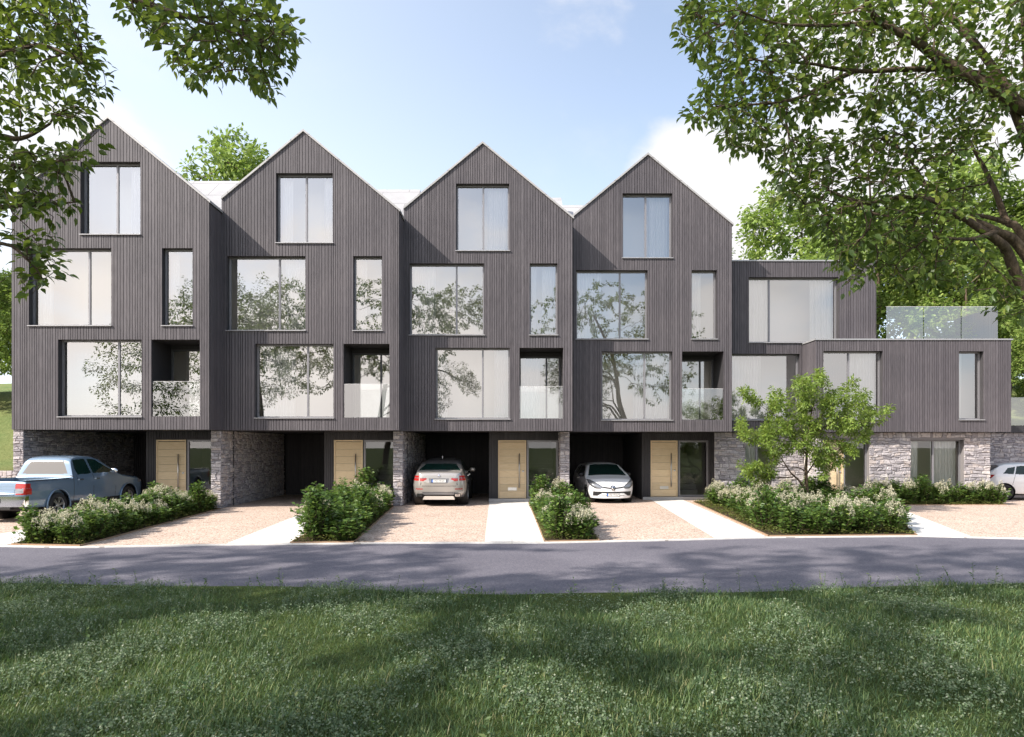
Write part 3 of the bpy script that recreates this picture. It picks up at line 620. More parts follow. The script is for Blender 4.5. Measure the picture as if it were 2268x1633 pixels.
# ---------------------------------------------------------------- ground
def sheet(name, pts, z, mat, kind='structure'):
    m = MB(); m.poly([(x, y, z) for x, y in pts]); return tag(m.obj(name, mat), kind=kind)
FAR = [(-60, 14.5), (-30, 13.6), (-14, 12.85), (-9.5, 12.70), (-8.04, 12.54), (-5.45, 12.87), (-2.0, 13.12), (0.6, 13.13), (1.72, 13.3), (3.4, 13.55), (5.2, 13.92), (8.5, 14.12), (10.3, 13.72), (14, 13.4), (30, 14.5), (60, 17)]
NEAR = [(-60, 11.5), (-30, 10.8), (-12, 9.6), (-7.3, 9.2), (-3.3, 9.0), (0, 8.5), (3.4, 8.72), (7.4, 9.35), (12, 10.2), (30, 12), (60, 14)]
def interp(tab, x): return float(np.interp(x, [p[0] for p in tab], [p[1] for p in tab]))
GX = [-60, -45, -30, -20, -14]+[k*0.5 for k in range(-24, 25)]+[14, 20, 30, 45, 60]
def far(x): return interp(FAR, x)
def near(x): return interp(NEAR, x)+0.05*math.sin(x*1.7)
sheet('ground', [(-900, -900), (900, -900), (900, 900), (-900, 900)], -0.06, TURF)
def strip(name, xs, ya, yb, z, mat, nx=1):
    m = MB()
    for a, b in zip(xs[:-1], xs[1:]): m.poly([(a, ya(a), z), (b, ya(b), z), (b, yb(b), z), (a, yb(a), z)])
    return tag(m.obj(name, mat), kind='structure')
strip('road', GX, lambda x: near(x)-0.4, lambda x: far(x), -0.012, ASPH)
strip('gravel_driveway', GX, lambda x: far(x)+0.07, lambda x: 31.0, 0.0, GRAVEL)
m = MB()
for a, b in zip(GX[:-1], GX[1:]):
    q = [(a, far(a)), (b, far(b)), (b, far(b)+0.07), (a, far(a)+0.07)]; m.poly([(x, y, 0.012) for x, y in q]); m.poly([(q[0][0], q[0][1], -0.03), (q[1][0], q[1][1], -0.03), (q[1][0], q[1][1], 0.012), (q[0][0], q[0][1], 0.012)])
tag(m.obj('kerb', PAVE), kind='structure')
PATHS = [[(-10.75, 12.98), (-9.52, 12.86), (-10.18, 21.0), (-11.2, 21.0)], [(-5.45, 13.02), (-4.25, 13.08), (-4.9, 22.1), (-5.98, 22.1)], [(-0.53, 13.28), (0.634, 13.28), (0.53, 22.93), (-0.76, 22.93)],
         [(4.1, 13.83), (5.22, 14.06), (5.95, 23.75), (4.85, 23.75)], [(8.45, 14.25), (9.45, 14.05), (10.9, 18.4), (12.0, 21.5), (11.5, 21.6)]]
for p in PATHS: sheet('paved_path', p, 0.006, PAVE)
BEDS = {'A': [(-9.45, 12.90), (-8.04, 12.72), (-8.68, 20.3), (-10.1, 20.6)], 'B': [(-4.25, 13.1), (-3.06, 13.22), (-3.66, 21.1), (-4.85, 21.9)], 'C': [(0.634, 13.3), (1.72, 13.42), (1.80, 21.9), (0.56, 22.7)],
        'D': [(5.3, 14.1), (8.45, 14.25), (9.9, 17.6), (11.6, 21.55), (15.75, 21.75), (15.75, 22.28), (10.0, 22.28), (9.9, 23.15), (6.7, 23.15), (6.05, 22.8)]}
EDGE = M('corten_edging', (0.33, 0.22, 0.14), 0.8).m
for k, p in BEDS.items():
    sheet('planting_bed', p, 0.016, SOIL)
    m = MB()
    for a, b in zip(p, p[1:]+p[:1]):
        a = Vector((*a, 0)); b = Vector((*b, 0)); n = Vector((-(b-a).y, (b-a).x, 0)).normalized()*0.014
        q = [a-n, b-n, b+n, a+n]; m.poly([(v.x, v.y, 0.026) for v in q]); m.poly([(q[0].x, q[0].y, 0), (q[1].x, q[1].y, 0), (q[1].x, q[1].y, .026), (q[0].x, q[0].y, .026)]); m.poly([(q[2].x, q[2].y, 0), (q[3].x, q[3].y, 0), (q[3].x, q[3].y, .026), (q[2].x, q[2].y, .026)])
    tag(m.obj('bed_edging', EDGE), kind='structure')
# lawn soil with soft lumps
def lump(x, y): return 0.026*math.sin(1.3*x+0.4)*math.cos(1.1*y+x*0.3)+0.02*math.sin(3.1*x+1.7*y)-0.01
m = MB(); XS = np.linspace(-14, 14, 71); YS = np.linspace(-6, 1, 26)
def lawn_y(x, t): return -6+(near(x)+6)*t
TS = np.linspace(0, 1, 51)
for x in XS:
    for t in TS: y = lawn_y(x, t); m.v.append((float(x), float(y), lump(x, y)*min(1, (1-t)*14)+0.01))
for i in range(70):
    for j in range(50): m.f.append((i*51+j, (i+1)*51+j, (i+1)*51+j+1, i*51+j+1)); m.mi.append(0)
tag(m.obj('lawn', TURF, smooth=True), kind='structure')
# wooded bank behind the houses
def sst(x, a, b): t = min(1, max(0, (x-a)/(b-a))); return t*t*(3-2*t)
def hill(x, y):
    mid = 4.2*sst(y, 31, 40)+0.10*max(0, y-40)
    lf = 1.0+3.5*sst(y, 21, 34)+0.10*max(0, y-36)
    rt = 2.4+2.9*sst(y, 27, 37)+0.10*max(0, y-36)
    a = sst(x, -14.6, -14.9+(-0.2)) if False else (1.0 if x < -14.7 else 0.0); b = sst(x, 16.0, 17.0)
    v = mid*(1-a)*(1-b)+lf*a+rt*b
    return v+0.15*math.sin(x*0.6)*math.cos(y*0.5)*sst(y, 24, 32)
m = MB(); HX = list(np.linspace(-90, -14.75, 34))+[-14.65]+list(np.linspace(-13, 15.6, 20))+list(np.linspace(16.2, 90, 40)); HY = list(np.linspace(20.97, 40, 26))+list(np.linspace(42, 120, 20))
for x in HX:
    for y in HY: yy = y if (x < -14.6) else max(y, 26.32 if x > 15.7 else 31.0); m.v.append((x, yy, hill(x, yy)))
k = len(HY)
for i in range(len(HX)-1):
    for j in range(k-1): m.f.append((i*k+j, (i+1)*k+j, (i+1)*k+j+1, i*k+j+1)); m.mi.append(0)
GB = mat_leaf('bank_grass', [(0, (0.06, 0.10, 0.03)), (1, (0.12, 0.17, 0.05))], 0.0, nscale=6)
def mat_bank():
    mm = M('grass_bank', rough=0.95, spec=0.1); t = mm.noise(11, 7, 0.75); b = mm.noise(0.4, 4)
    a = mm.ramp(t, [(0.3, (0.095, 0.135, 0.045)), (0.7, (0.22, 0.26, 0.12))]); mm.base(mm.mix(1, a, mm.ramp(b, [(0.35, (0.85, 0.95, 0.8)), (0.65, (1.3, 1.1, 1.0))]), 'MULTIPLY')); mm.bump(t, 1.0, 0.08); return mm.m
tag(m.obj('hill', mat_bank(), smooth=True), kind='structure')
# ---------------------------------------------------------------- trees
def grow(limbs, A, up=0.0, wander=0.22, seed=1):
    """limbs: list of (points, r0, r1); A: (n,3) attractors. Prim-like growth with a penalty on path length. -> nodes, parent, is_tip"""
    r_ = np.random.default_rng(seed); pos, par, plen = [], [], []
    for pts, r0, r1 in limbs:
        P = [Vector(p) for p in pts]
        for a in range(len(P)-1):
            n = max(1, int((P[a+1]-P[a]).length/0.25))
            for k in range(n): pos.append(tuple(P[a].lerp(P[a+1], k/n)))
        pos.append(tuple(P[-1]))
    nseed = len(pos); pos = np.array(pos); plen = np.zeros(nseed)
    N = len(A); d = np.linalg.norm(A[:, None, :]-pos[None], axis=2) if N*nseed < 4e6 else None
    bi = d.argmin(1); bc = d.min(1)
    nodes = [p for p in pos]; par = [-1]*nseed; tip = [False]*nseed; pl = [0.0]*nseed; open_ = np.ones(N, bool)
    for _ in range(N):
        c_ = np.where(open_, bc, 1e9); j = int(c_.argmin()); open_[j] = False
        s_ = bi[j]; p0 = np.array(nodes[s_]); p1 = A[j]; L_ = np.linalg.norm(p1-p0); new = []
        n = max(1, min(4, int(L_/0.25)+1)); last = s_
        for k in range(1, n+1):
            t = k/n; q = p0+(p1-p0)*t
            if k < n: q = q+r_.normal(0, wander*L_/n*0.5, 3)+np.array([0, 0, up*L_*t*(1-t)])
            nodes.append(q); par.append(last); last = len(nodes)-1; tip.append(k == n); pl.append(pl[s_]+L_*t); new.append(last)
        for ni in new:
            dd = np.linalg.norm(A-nodes[ni], axis=1)+0.28*pl[ni]
            m_ = open_ & (dd < bc); bc[m_] = dd[m_]; bi[m_] = ni
    return np.array(nodes), np.array(par), np.array(tip), nseed
def wood(limbs, nodes, par, nseed, twig_r=0.0035, ex=2.35, detail=1):
    n = len(nodes); acc = np.zeros(n); child = np.zeros(n, int)
    for k in range(n-1, nseed-1, -1):
        if child[k] == 0: acc[k] = twig_r**ex
        p = par[k]
        if p >= nseed: acc[p] += acc[k]
        if p >= 0: child[p] += 1
    rad = acc**(1/ex); mb = MB()
    for pts, r0, r1 in limbs:
        P = [Vector(p) for p in pts]; Q = []; rr = []
        for a in range(len(P)-1):
            p0, p1, p2, p3 = P[max(a-1, 0)], P[a], P[a+1], P[min(a+2, len(P)-1)]
            for k in range(5):
                t = k/5; Q.append(0.5*((2*p1)+(p2-p0)*t+(2*p0-5*p1+4*p2-p3)*t*t+(3*p1-p0-3*p2+p3)*t**3)); rr.append(r0+(r1-r0)*((a+t)/(len(P)-1)))
        Q.append(P[-1]); rr.append(r1); mb.path(Q, rr, 14 if r0 > 0.05 else 7)
    for k in range(nseed, n):
        p = par[k]; r1 = rad[k]; r0 = min(rad[p] if p >= nseed else r1*1.25, r1*1.6)
        mb.tube(nodes[p], nodes[k], r0, r1, 7 if r1 > 0.02 else (5 if r1 > 0.008 else 3))
    return mb, rad
def leafing(nodes, par, rad, nseed, per=7, size=(0.07, 0.11), rmax=0.012, droop=0.5, seed=3, tpl=T_FINE, width=1.0, spread=0.10, upn=1.0, big=1.0):
    r_ = np.random.default_rng(seed); P, D, N = [], [], []
    idx = [k for k in range(nseed, len(nodes)) if rad[k] < rmax]
    for k in idx:
        a, b = nodes[par[k]], nodes[k]; ax = b-a; L_ = np.linalg.norm(ax)+1e-6; ax = ax/L_
        for q in range(max(1, int(round(per*min(1.6, L_/0.25))))):
            t = r_.uniform(0.1, 1.15); side = r_.normal(0, 1, 3); side -= ax*side.dot(ax); side /= np.linalg.norm(side)+1e-6
            p = a+ax*L_*t+side*r_.uniform(0.1, 1)*spread
            dd = 0.55*ax+0.9*side*np.array([1, 1, .6])+np.array([0, 0, -droop*r_.uniform(0.4, 1.5)]); P.append(p); D.append(dd); N.append(np.array([0, 0, upn])+r_.normal(0, 0.42, 3))
    P = np.array(P); s_ = r_.uniform(size[0], size[1], len(P))
    if big != 1.0: s_ = s_*np.array([1.0 if in_frame(p, 90) else big for p in P])
    return leaves(P, np.array(D), np.array(N), s_, tpl, width)
def inside(poly, x, y):
    c_ = False; j = len(poly)-1
    for i in range(len(poly)):
        if (poly[i][1] > y) != (poly[j][1] > y) and x < (poly[j][0]-poly[i][0])*(y-poly[i][1])/(poly[j][1]-poly[i][1])+poly[i][0]: c_ = not c_
        j = i
    return c_
def region(poly, n, d0, d1, seed):
    """n points spread through the bough volume whose outline is poly"""
    r_ = np.random.default_rng(seed); xs = [p[0] for p in poly]; ys = [p[1] for p in poly]; out = []
    while len(out) < n:
        x = r_.uniform(min(xs), max(xs)); y = r_.uniform(min(ys), max(ys))
        if inside(poly, x, y): out.append(tuple(at(x, y, r_.uniform(d0, d1))))
    return out
def in_frame(p, mg=60):
    if p[1] < 0.3: return False
    x = 1134+p[0]/p[1]*F; y = 990-(p[2]-EYE)/p[1]*F
    return -mg < x < 2268+mg and -mg < y < 1640
def ball(c_, rad, n, seed, shell=0.5):
    r_ = np.random.default_rng(seed); out = []
    while len(out) < n:
        v = r_.normal(0, 1, 3); v /= np.linalg.norm(v); q = np.array(c_)+v*np.array(rad)*(shell+(1-shell)*r_.uniform()**0.6)
        out.append(tuple(q))
    return out
GAPS = [((-3.0, 6.75), .55), ((-2.3, 6.9), .6), ((-1.5, 7.0), .5), ((-3.7, 5.2), .5), ((-2.2, 5.3), .45), ((2.0, 7.1), .5), ((2.7, 7.2), .55), ((0.1, 4.9), .45), ((1.4, 9.4), .5), ((-.1, 11.2), .7), ((0.9, 11.0), .7), ((1.9, 10.5), .6), ((1.9, 11.9), .5), ((-2.2, 12.6), .3), ((4.6, 6.2), .45)]
def gap(p):                              # where sunlight falls through between the boughs
    t = p[2]/SUN.z; x, y = p[0]-SUN.x*t, p[1]-SUN.y*t
    return any(((x-g[0])**2+((y-g[1])*.8)**2) < (r*1.05+.22)**2 for g, r in GAPS)
def zz(pts, d, dx=1440, k=0.424):       # points read off an enlarged crop of the photograph, at a depth
    return [tuple(at(dx+x*k, y*k, dd)) for (x, y), dd in zip(pts, d)]

def overhang_tree(label, limbs, regs, crown, leafmat, seed, size, per, group='large trees overhanging the frame'):
    A = []
    for (poly, n, d0, d1) in regs: A += region(poly, n, d0, d1, seed+len(A))
    for (c_, r_, n, sh) in crown: A += [p for p in ball(c_, r_, n, seed+7*len(A), sh) if not in_frame(p) and p[2] > 2.2 and not gap(p)]
    A = np.array(A); nodes, par, tip, ns = grow(limbs, A, seed=seed)
    root = empty('broadleaf_tree', tuple(Vector(limbs[0][0][0])), label, 'tree', group, True)
    mb, rad = wood(limbs, nodes, par, ns); mb.obj('trunk', BARK, root, True)
    V, fs = leafing(nodes, par, rad, ns, per=per, size=size, rmax=0.0085, seed=seed, droop=0.28, width=1.15, big=1.6); o = link('crown', mesh_np('crown', V, fs, leafmat), root)
    return root
# left: low boughs reaching in from a trunk just outside the frame
Ltrunk = [(-7.4, 5.6, 0), (-7.25, 5.6, 1.6), (-6.9, 5.5, 3.4), (-6.6, 5.3, 5.5), (-6.2, 5.0, 8.0), (-5.6, 4.4, 10.5)]
Llimbs = [(Ltrunk, 0.20, 0.05),
          ([(-6.85, 5.5, 3.6), (-5.8, 5.9, 4.5), tuple(at(-40, 300, 6.2)), tuple(at(45, 307, 6.1)), tuple(at(110, 275, 6.0))], 0.05, 0.010),
          ([(-6.95, 5.5, 3.1), (-5.7, 5.9, 3.6), tuple(at(-30, 465, 6.0)), tuple(at(80, 455, 6.0)), tuple(at(165, 448, 5.9))], 0.04, 0.006),
          ([(-7.0, 5.5, 2.9), (-5.8, 5.8, 3.3), tuple(at(-30, 540, 5.8)), tuple(at(60, 575, 5.7)), tuple(at(95, 620, 5.7))], 0.03, 0.004),
          ([(-6.9, 5.5, 3.4), (-5.7, 5.9, 4.0), tuple(at(-30, 375, 6.3)), tuple(at(80, 365, 6.2)), tuple(at(170, 350, 6.1))], 0.04, 0.006),
          ([(-6.6, 5.3, 5.4), (-5.4, 5.8, 6.1), tuple(at(150, -60, 6.0)), tuple(at(290, -5, 5.9)), tuple(at(380, 28, 5.8)), tuple(at(440, 45, 5.7)), tuple(at(540, 82, 5.6))], 0.06, 0.006),
          ([tuple(at(380, 28, 5.8)), tuple(at(470, 40, 6.0)), tuple(at(600, 50, 6.2))], 0.014, 0.004),
          ([(-6.6, 5.3, 5.0), (-5.2, 5.8, 5.4), tuple(at(-20, 120, 6.1)), tuple(at(90, 100, 6.0)), tuple(at(180, 140, 5.9))], 0.05, 0.006)]
Lregs = [([(-60, -60), (200, -40), (184, 25), (176, 60), (187, 85), (235, 100), (226, 120), (240, 150), (261, 178), (250, 190), (214, 192), (232, 226), (150, 222), (118, 190), (92, 192), (60, 165), (-60, 150)], 230, 5.3, 7.0),
         ([(-60, 175), (70, 185), (90, 235), (78, 268), (40, 292), (-60, 300)], 34, 5.3, 6.8),
         ([(60, 230), (150, 215), (205, 250), (222, 280), (228, 312), (200, 300), (190, 268), (120, 260)], 22, 5.5, 6.3),
         ([(-60, 300), (60, 330), (140, 322), (200, 330), (195, 348), (188, 382), (120, 392), (60, 400), (-60, 385)], 85, 5.4, 6.7),
         ([(-60, 395), (90, 410), (182, 465), (120, 485), (60, 470), (-60, 480)], 70, 5.4, 6.6),
         ([(-60, 490), (60, 505), (110, 500), (152, 545), (90, 552), (-60, 530)], 22, 5.4, 6.2),
         ([(25, 558), (110, 560), (146, 606), (100, 608), (40, 590)], 13, 5.5, 6.0), ([(40, 620), (70, 600), (96, 664), (70, 662)], 5, 5.6, 5.9),
         ([(262, -50), (270, 20), (300, 45), (318, 88), (345, 112), (372, 150), (405, 162), (430, 175), (465, 192), (470, 176), (500, 165), (530, 180), (548, 176), (560, 200), (598, 214), (602, 200), (640, 168), (632, 140), (652, 100), (656, 70), (640, 25), (600, -50)], 300, 5.2, 6.7)]
Lcrown = [((-7.9, 2.6, 8.6), (5.4, 4.8, 3.0), 620, 0.25), ((-11.0, 5.0, 7.8), (4.6, 3.2, 3.2), 420, 0.25), ((-3.4, 4.7, 9.6), (3.4, 2.3, 1.5), 230, 0.2), ((-13.5, 5.6, 8.6), (4.2, 2.2, 1.8), 200, 0.2)]
overhang_tree('leafy tree with boughs hanging in front of the leftmost gable', Llimbs, Lregs, Lcrown, LEAF_L, 11, (0.062, 0.105), 12)
# right: heavy limbs sweeping up from the lower right
Rt = [(6.9, 7.5, 0), (6.75, 7.5, 1.4), (6.25, 7.5, 3.0), (5.85, 7.5, 4.3), (5.72, 7.45, 5.6), (5.4, 7.2, 7.2), (4.6, 6.6, 9.2)]
Rlimbs = [(Rt, 0.21, 0.05),
          ([(6.6, 7.5, 2.2)]+zz([(1990, 1580), (1870, 1330), (1830, 1270), (1700, 1180), (1600, 1115), (1480, 1050), (1330, 1030), (1150, 1060)], [7.5, 7.4, 7.3, 7.2, 7.1, 7.0, 6.9, 6.8]), 0.066, 0.012),
          ([(6.45, 7.5, 2.6)]+zz([(1960, 1330), (1810, 1210), (1640, 1140), (1500, 1110), (1400, 1120)], [7.4, 7.3, 7.3, 7.2, 7.2]), 0.065, 0.010),
          ([(6.4, 7.5, 2.8)]+zz([(1954, 1240), (1865, 1160), (1810, 1020), (1755, 900), (1690, 780), (1620, 640)], [7.5, 7.6, 7.7, 7.8, 7.9, 8.0]), 0.05, 0.012),
          (zz([(1865, 1165), (1700, 1125), (1540, 1160)], [7.6, 7.5, 7.4]), 0.03, 0.008),
          (zz([(1810, 1210), (1680, 1250), (1500, 1240)], [7.3, 7.0, 6.8]), 0.035, 0.008),
          ([(5.72, 7.45, 5.5)]+zz([(1940, 560), (1700, 420), (1480, 285), (1390, 220), (1210, 118), (1150, 50), (1120, -60)], [7.4, 7.3, 7.2, 7.1, 7.0, 6.9, 6.8]), 0.075, 0.018),
          (zz([(1210, 118), (1050, 128), (870, 135), (650, 120), (480, 60)], [7.0, 6.9, 6.8, 6.8, 6.7]), 0.028, 0.006),
          ([(5.85, 7.5, 4.6)]+zz([(1850, 480), (1600, 370), (1350, 362), (1080, 372), (830, 332), (600, 320)], [7.5, 7.5, 7.4, 7.3, 7.2, 7.2]), 0.05, 0.008),
          (zz([(1060, 375), (920, 440), (780, 510), (640, 540), (500, 548), (330, 560)], [7.3, 7.2, 7.1, 7.0, 7.0, 6.9]), 0.028, 0.006),
          (zz([(1954, 690), (1850, 760), (1740, 860)], [7.5, 7.6, 7.7]), 0.018, 0.008),
          (zz([(1755, 900), (1760, 955), (1640, 980), (1560, 1000)], [7.8, 7.7, 7.6, 7.5]), 0.014, 0.008),
          (zz([(1480, 1050), (1400, 900), (1330, 810), (1250, 730)], [7.0, 7.2, 7.4, 7.5]), 0.02, 0.007),
          (zz([(1940, 560), (1650, 170), (1450, 0), (1350, -80)], [7.8, 7.9, 8.0, 8.0]), 0.05, 0.02)]
def zp(p): return [(1440+x*.424, y*.424) for x, y in p]
Rregs = [(zp([(190, -80), (170, 60), (150, 150), (130, 210), (175, 260), (250, 275), (250, 350), (320, 390), (480, 360), (650, 390), (820, 340), (1000, 330), (1300, 250), (1450, 120), (1500, -80)]), 520, 6.6, 8.4),
         (zp([(330, 380), (290, 450), (170, 560), (210, 640), (330, 700), (420, 760), (490, 800), (620, 800), (640, 690), (700, 720), (740, 640), (950, 610), (1000, 560), (1050, 380), (700, 370)]), 270, 6.6, 8.0),
         (zp([(1000, 330), (1450, 100), (1500, -80), (2060, -80), (2060, 520), (1900, 560), (1740, 640), (1560, 600), (1400, 480), (1150, 500)]), 340, 6.6, 8.6),
         (zp([(990, 560), (1150, 470), (1400, 470), (1560, 600), (1760, 640), (1700, 760), (1560, 900), (1400, 820), (1250, 800), (1080, 690)]), 200, 6.8, 8.2),
         (zp([(700, 770), (780, 690), (930, 700), (1080, 700), (1250, 800), (1380, 880), (1620, 980), (1750, 1090), (1560, 1180), (1500, 1270), (1400, 1300), (1250, 1340), (1180, 1440), (1090, 1450), (1000, 1500), (960, 1390), (890, 1230), (690, 1060), (620, 960), (620, 870)]), 600, 6.4, 7.9),
         (zp([(1180, 1350), (1500, 1250), (1750, 1280), (1840, 1400), (1960, 1500), (1880, 1620), (1600, 1480), (1400, 1520), (1200, 1480)]), 110, 6.6, 7.6),
         (zp([(1780, 700), (2050, 640), (2050, 800), (1880, 920), (1820, 930)]), 26, 6.6, 7.6), (zp([(1750, 1600), (1900, 1630), (2060, 1560), (2060, 1660), (1800, 1640)]), 14, 6.8, 7.6)]
Rcrown = [((5.4, 3.8, 9.0), (4.6, 3.6, 2.8), 300, 0.35), ((8.2, 7.0, 7.2), (3.0, 3.2, 3.0), 170, 0.4)]
overhang_tree('large dark green tree with thick limbs hanging over the flat-roofed house', Rlimbs, Rregs, Rcrown, LEAF_R, 23, (0.060, 0.108), 11)

# trees standing round the camera: out of frame, seen in the window panes and as shade on the grass
def shade_tree(label, base, h, cr, n, seed):
    x, y = base; z0 = hill(x, y) if y > 20 else 0.0
    limbs = [([(x, y, z0), (x+.1, y, z0+h*.25), (x-.1, y+.1, z0+h*.5), (x+.1, y, z0+h*.78)], h*.021, 0.04)]
    A = [p for p in ball((x, y, z0+h*.64), cr, n, seed, 0.25) if not in_frame(p) and not gap(p)]; A = np.array(A)
    nodes, par, tip, ns = grow(limbs, A, seed=seed); root = empty('broadleaf_tree', (x, y, z0), label, 'tree', 'trees standing round the lawn', True)
    mb, rad = wood(limbs, nodes, par, ns, 0.006); mb.obj('trunk', BARK, root, True)
    V, fs = leafing(nodes, par, rad, ns, per=9, size=(0.12, 0.19), rmax=0.016, seed=seed, tpl=T_QUAD, spread=0.28); link('crown', mesh_np('crown', V, fs, LEAF_R), root)
shade_tree('broad tree behind the lawn, mirrored in the windows of the second gabled house', (-15.6, -0.6), 13.5, (5.2, 4.6, 4.4), 560, 31)
shade_tree('tree mirrored in the windows of the leftmost gabled house', (-19.0, 4.2), 9.0, (3.0, 2.8, 3.2), 260, 32)

# ---------------------------------------------------------------- far trees on the bank: three grown forms, copied
def far_proto(seed, h, cr, n, per):
    limbs = [([(0, 0, -0.4), (.15, .05, h*.2), (-.1, .1, h*.42), (.1, 0, h*.7)], h*.018, 0.05)]
    r_ = np.random.default_rng(seed); A = []
    for k in range(13):
        v = r_.normal(0, 1, 3); v /= np.linalg.norm(v); c_ = np.array([0, 0, h*.6])+v*np.array(cr)*r_.uniform(.5, .8); s = r_.uniform(.28, .45)
        A += ball(c_, np.array(cr)*s, n//13, seed+k, 0.35)
    A = np.array([a for a in A if a[2] > h*.16]); nodes, par, tip, ns = grow(limbs, A, seed=seed)
    mb, rad = wood(limbs, nodes, par, ns, 0.007)
    V, fs = leafing(nodes, par, rad, ns, per=per, size=(0.16, 0.27), rmax=0.022, seed=seed, tpl=T_QUAD, spread=0.36, droop=0.35, upn=0.8, width=1.15)
    me = mesh_np('crown', V, fs, LEAF_BG); t = mb.obj('trunk', BARK, None, True); tm = t.data; bpy.data.objects.remove(t); return tm, me
PROT = [far_proto(41, 10, (3.9, 3.9, 4.4), 560, 16), far_proto(42, 9, (4.2, 4.2, 3.9), 560, 16), far_proto(43, 12, (3.3, 3.3, 5.0), 520, 16)]
def far_tree(k, x, y, s, rz, label, dz=0.0, sx=1.0, group='trees on the bank behind the houses'):
    r = empty('bank_tree', (x, y, hill(x, y)+dz), label, 'tree', group, rz=rz); r.scale = (s*sx, s*sx, s)
    link('trunk', PROT[k][0], r); link('crown', PROT[k][1], r)
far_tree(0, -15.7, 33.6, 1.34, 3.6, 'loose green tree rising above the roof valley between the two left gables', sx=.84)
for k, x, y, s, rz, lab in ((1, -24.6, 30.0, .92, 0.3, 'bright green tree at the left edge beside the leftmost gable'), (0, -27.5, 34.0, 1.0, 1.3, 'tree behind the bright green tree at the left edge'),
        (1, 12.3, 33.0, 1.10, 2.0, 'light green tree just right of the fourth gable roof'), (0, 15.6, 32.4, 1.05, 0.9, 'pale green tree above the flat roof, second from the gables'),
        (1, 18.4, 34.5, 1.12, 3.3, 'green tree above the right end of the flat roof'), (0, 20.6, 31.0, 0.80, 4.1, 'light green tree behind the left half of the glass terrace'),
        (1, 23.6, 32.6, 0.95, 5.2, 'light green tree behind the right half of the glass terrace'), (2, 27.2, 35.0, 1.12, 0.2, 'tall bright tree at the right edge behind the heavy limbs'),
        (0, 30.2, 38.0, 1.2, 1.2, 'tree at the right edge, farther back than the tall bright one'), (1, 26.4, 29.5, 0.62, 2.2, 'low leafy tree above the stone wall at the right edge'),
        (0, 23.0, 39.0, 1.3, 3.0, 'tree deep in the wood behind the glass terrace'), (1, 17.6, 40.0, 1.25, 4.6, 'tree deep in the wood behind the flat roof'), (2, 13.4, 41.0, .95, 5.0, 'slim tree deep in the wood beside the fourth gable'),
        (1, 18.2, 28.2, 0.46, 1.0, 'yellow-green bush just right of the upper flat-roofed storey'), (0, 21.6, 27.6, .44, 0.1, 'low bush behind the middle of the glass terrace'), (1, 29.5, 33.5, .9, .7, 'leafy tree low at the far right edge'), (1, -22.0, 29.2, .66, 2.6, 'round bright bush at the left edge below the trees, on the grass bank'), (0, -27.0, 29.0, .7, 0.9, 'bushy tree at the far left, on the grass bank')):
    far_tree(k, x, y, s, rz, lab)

# ---------------------------------------------------------------- the small tree in the right-hand bed
def small_tree():
    b = at(1785, 1084, 19.0); b.z = 0.0
    def q(x, y, d): return tuple(at(2800/1.806+x*.5714/1.806, 1500/1.806+y*.5714/1.806, d))
    limbs = [([tuple(b), q(748, 860, 19), q(745, 760, 19), q(742, 660, 19), q(748, 560, 19), q(755, 470, 19), q(770, 330, 19), q(800, 150, 19.1)], 0.062, 0.012),
             ([q(746, 830, 19), q(725, 790, 18.95), q(690, 735, 18.9), q(640, 690, 18.8), q(580, 600, 18.8), q(500, 470, 18.7)], 0.042, 0.008),
             ([q(744, 680, 19), q(690, 650, 19.2), q(600, 640, 19.3), q(520, 600, 19.3)], 0.02, 0.006), ([q(650, 715, 18.8), q(560, 720, 18.7), q(460, 715, 18.6), q(380, 690, 18.6)], 0.02, 0.005),
             ([q(744, 700, 19), q(800, 620, 19.1), q(880, 560, 19.2), q(1000, 500, 19.3)], 0.024, 0.006), ([q(748, 560, 19), q(680, 470, 19.0), q(620, 400, 19), q(540, 300, 19), q(430, 220, 19)], 0.022, 0.005),
             ([q(755, 470, 19), q(850, 380, 19.1), q(980, 300, 19.2), q(1150, 240, 19.3)], 0.022, 0.005), ([q(760, 430, 19), q(830, 330, 18.8), q(900, 200, 18.7)], 0.018, 0.005)]
    def zq(p): return [((2800+x*.5714)/1.806, (1500+y*.5714)/1.806) for x, y in p]
    regs = [(zq([(640, 60), (720, -20), (800, 20), (845, -100), (890, 0), (900, 90), (980, 120), (1040, 60), (1080, 10), (1100, 40), (1060, 160), (1180, 110), (1250, 90), (1200, 190), (1300, 240), (1350, 190), (1320, 280), (1230, 270), (1290, 350), (1200, 330), (1190, 420), (1180, 500), (1080, 470), (1100, 540), (1100, 600), (1000, 650), (900, 660), (870, 720), (800, 660), (760, 560), (660, 520), (590, 560), (520, 640), (420, 520), (330, 450), (250, 380), (260, 290), (330, 320), (430, 330), (500, 320), (470, 230), (440, 50), (500, 60), (560, 120), (600, 100)]), 420, 17.9, 20.1),
            (zq([(260, 80), (300, 50), (350, 100), (430, 190), (460, 250), (400, 240), (330, 190)]), 24, 18.6, 19.3), (zq([(260, 610), (380, 610), (500, 620), (560, 700), (460, 730), (400, 760), (320, 700)]), 36, 18.3, 19.2)]
    A = []
    for (p, n, d0, d1) in regs: A += region(p, n, d0, d1, 50+len(A))
    nodes, par, tip, ns = grow(limbs, np.array(A), seed=5); root = empty('young_tree', tuple(b), 'small bright green multi-stemmed tree growing in the flower bed before the flat-roofed house', 'tree', None, True)
    mb, rad = wood(limbs, nodes, par, ns, 0.003); mb.obj('trunk', BARK, root, True)
    V, fs = leafing(nodes, par, rad, ns, per=58, size=(0.058, 0.098), rmax=0.0105, seed=8, tpl=T_FINE, spread=0.12, droop=0.35); link('crown', mesh_np('crown', V, fs, LEAF_S), root)
small_tree()

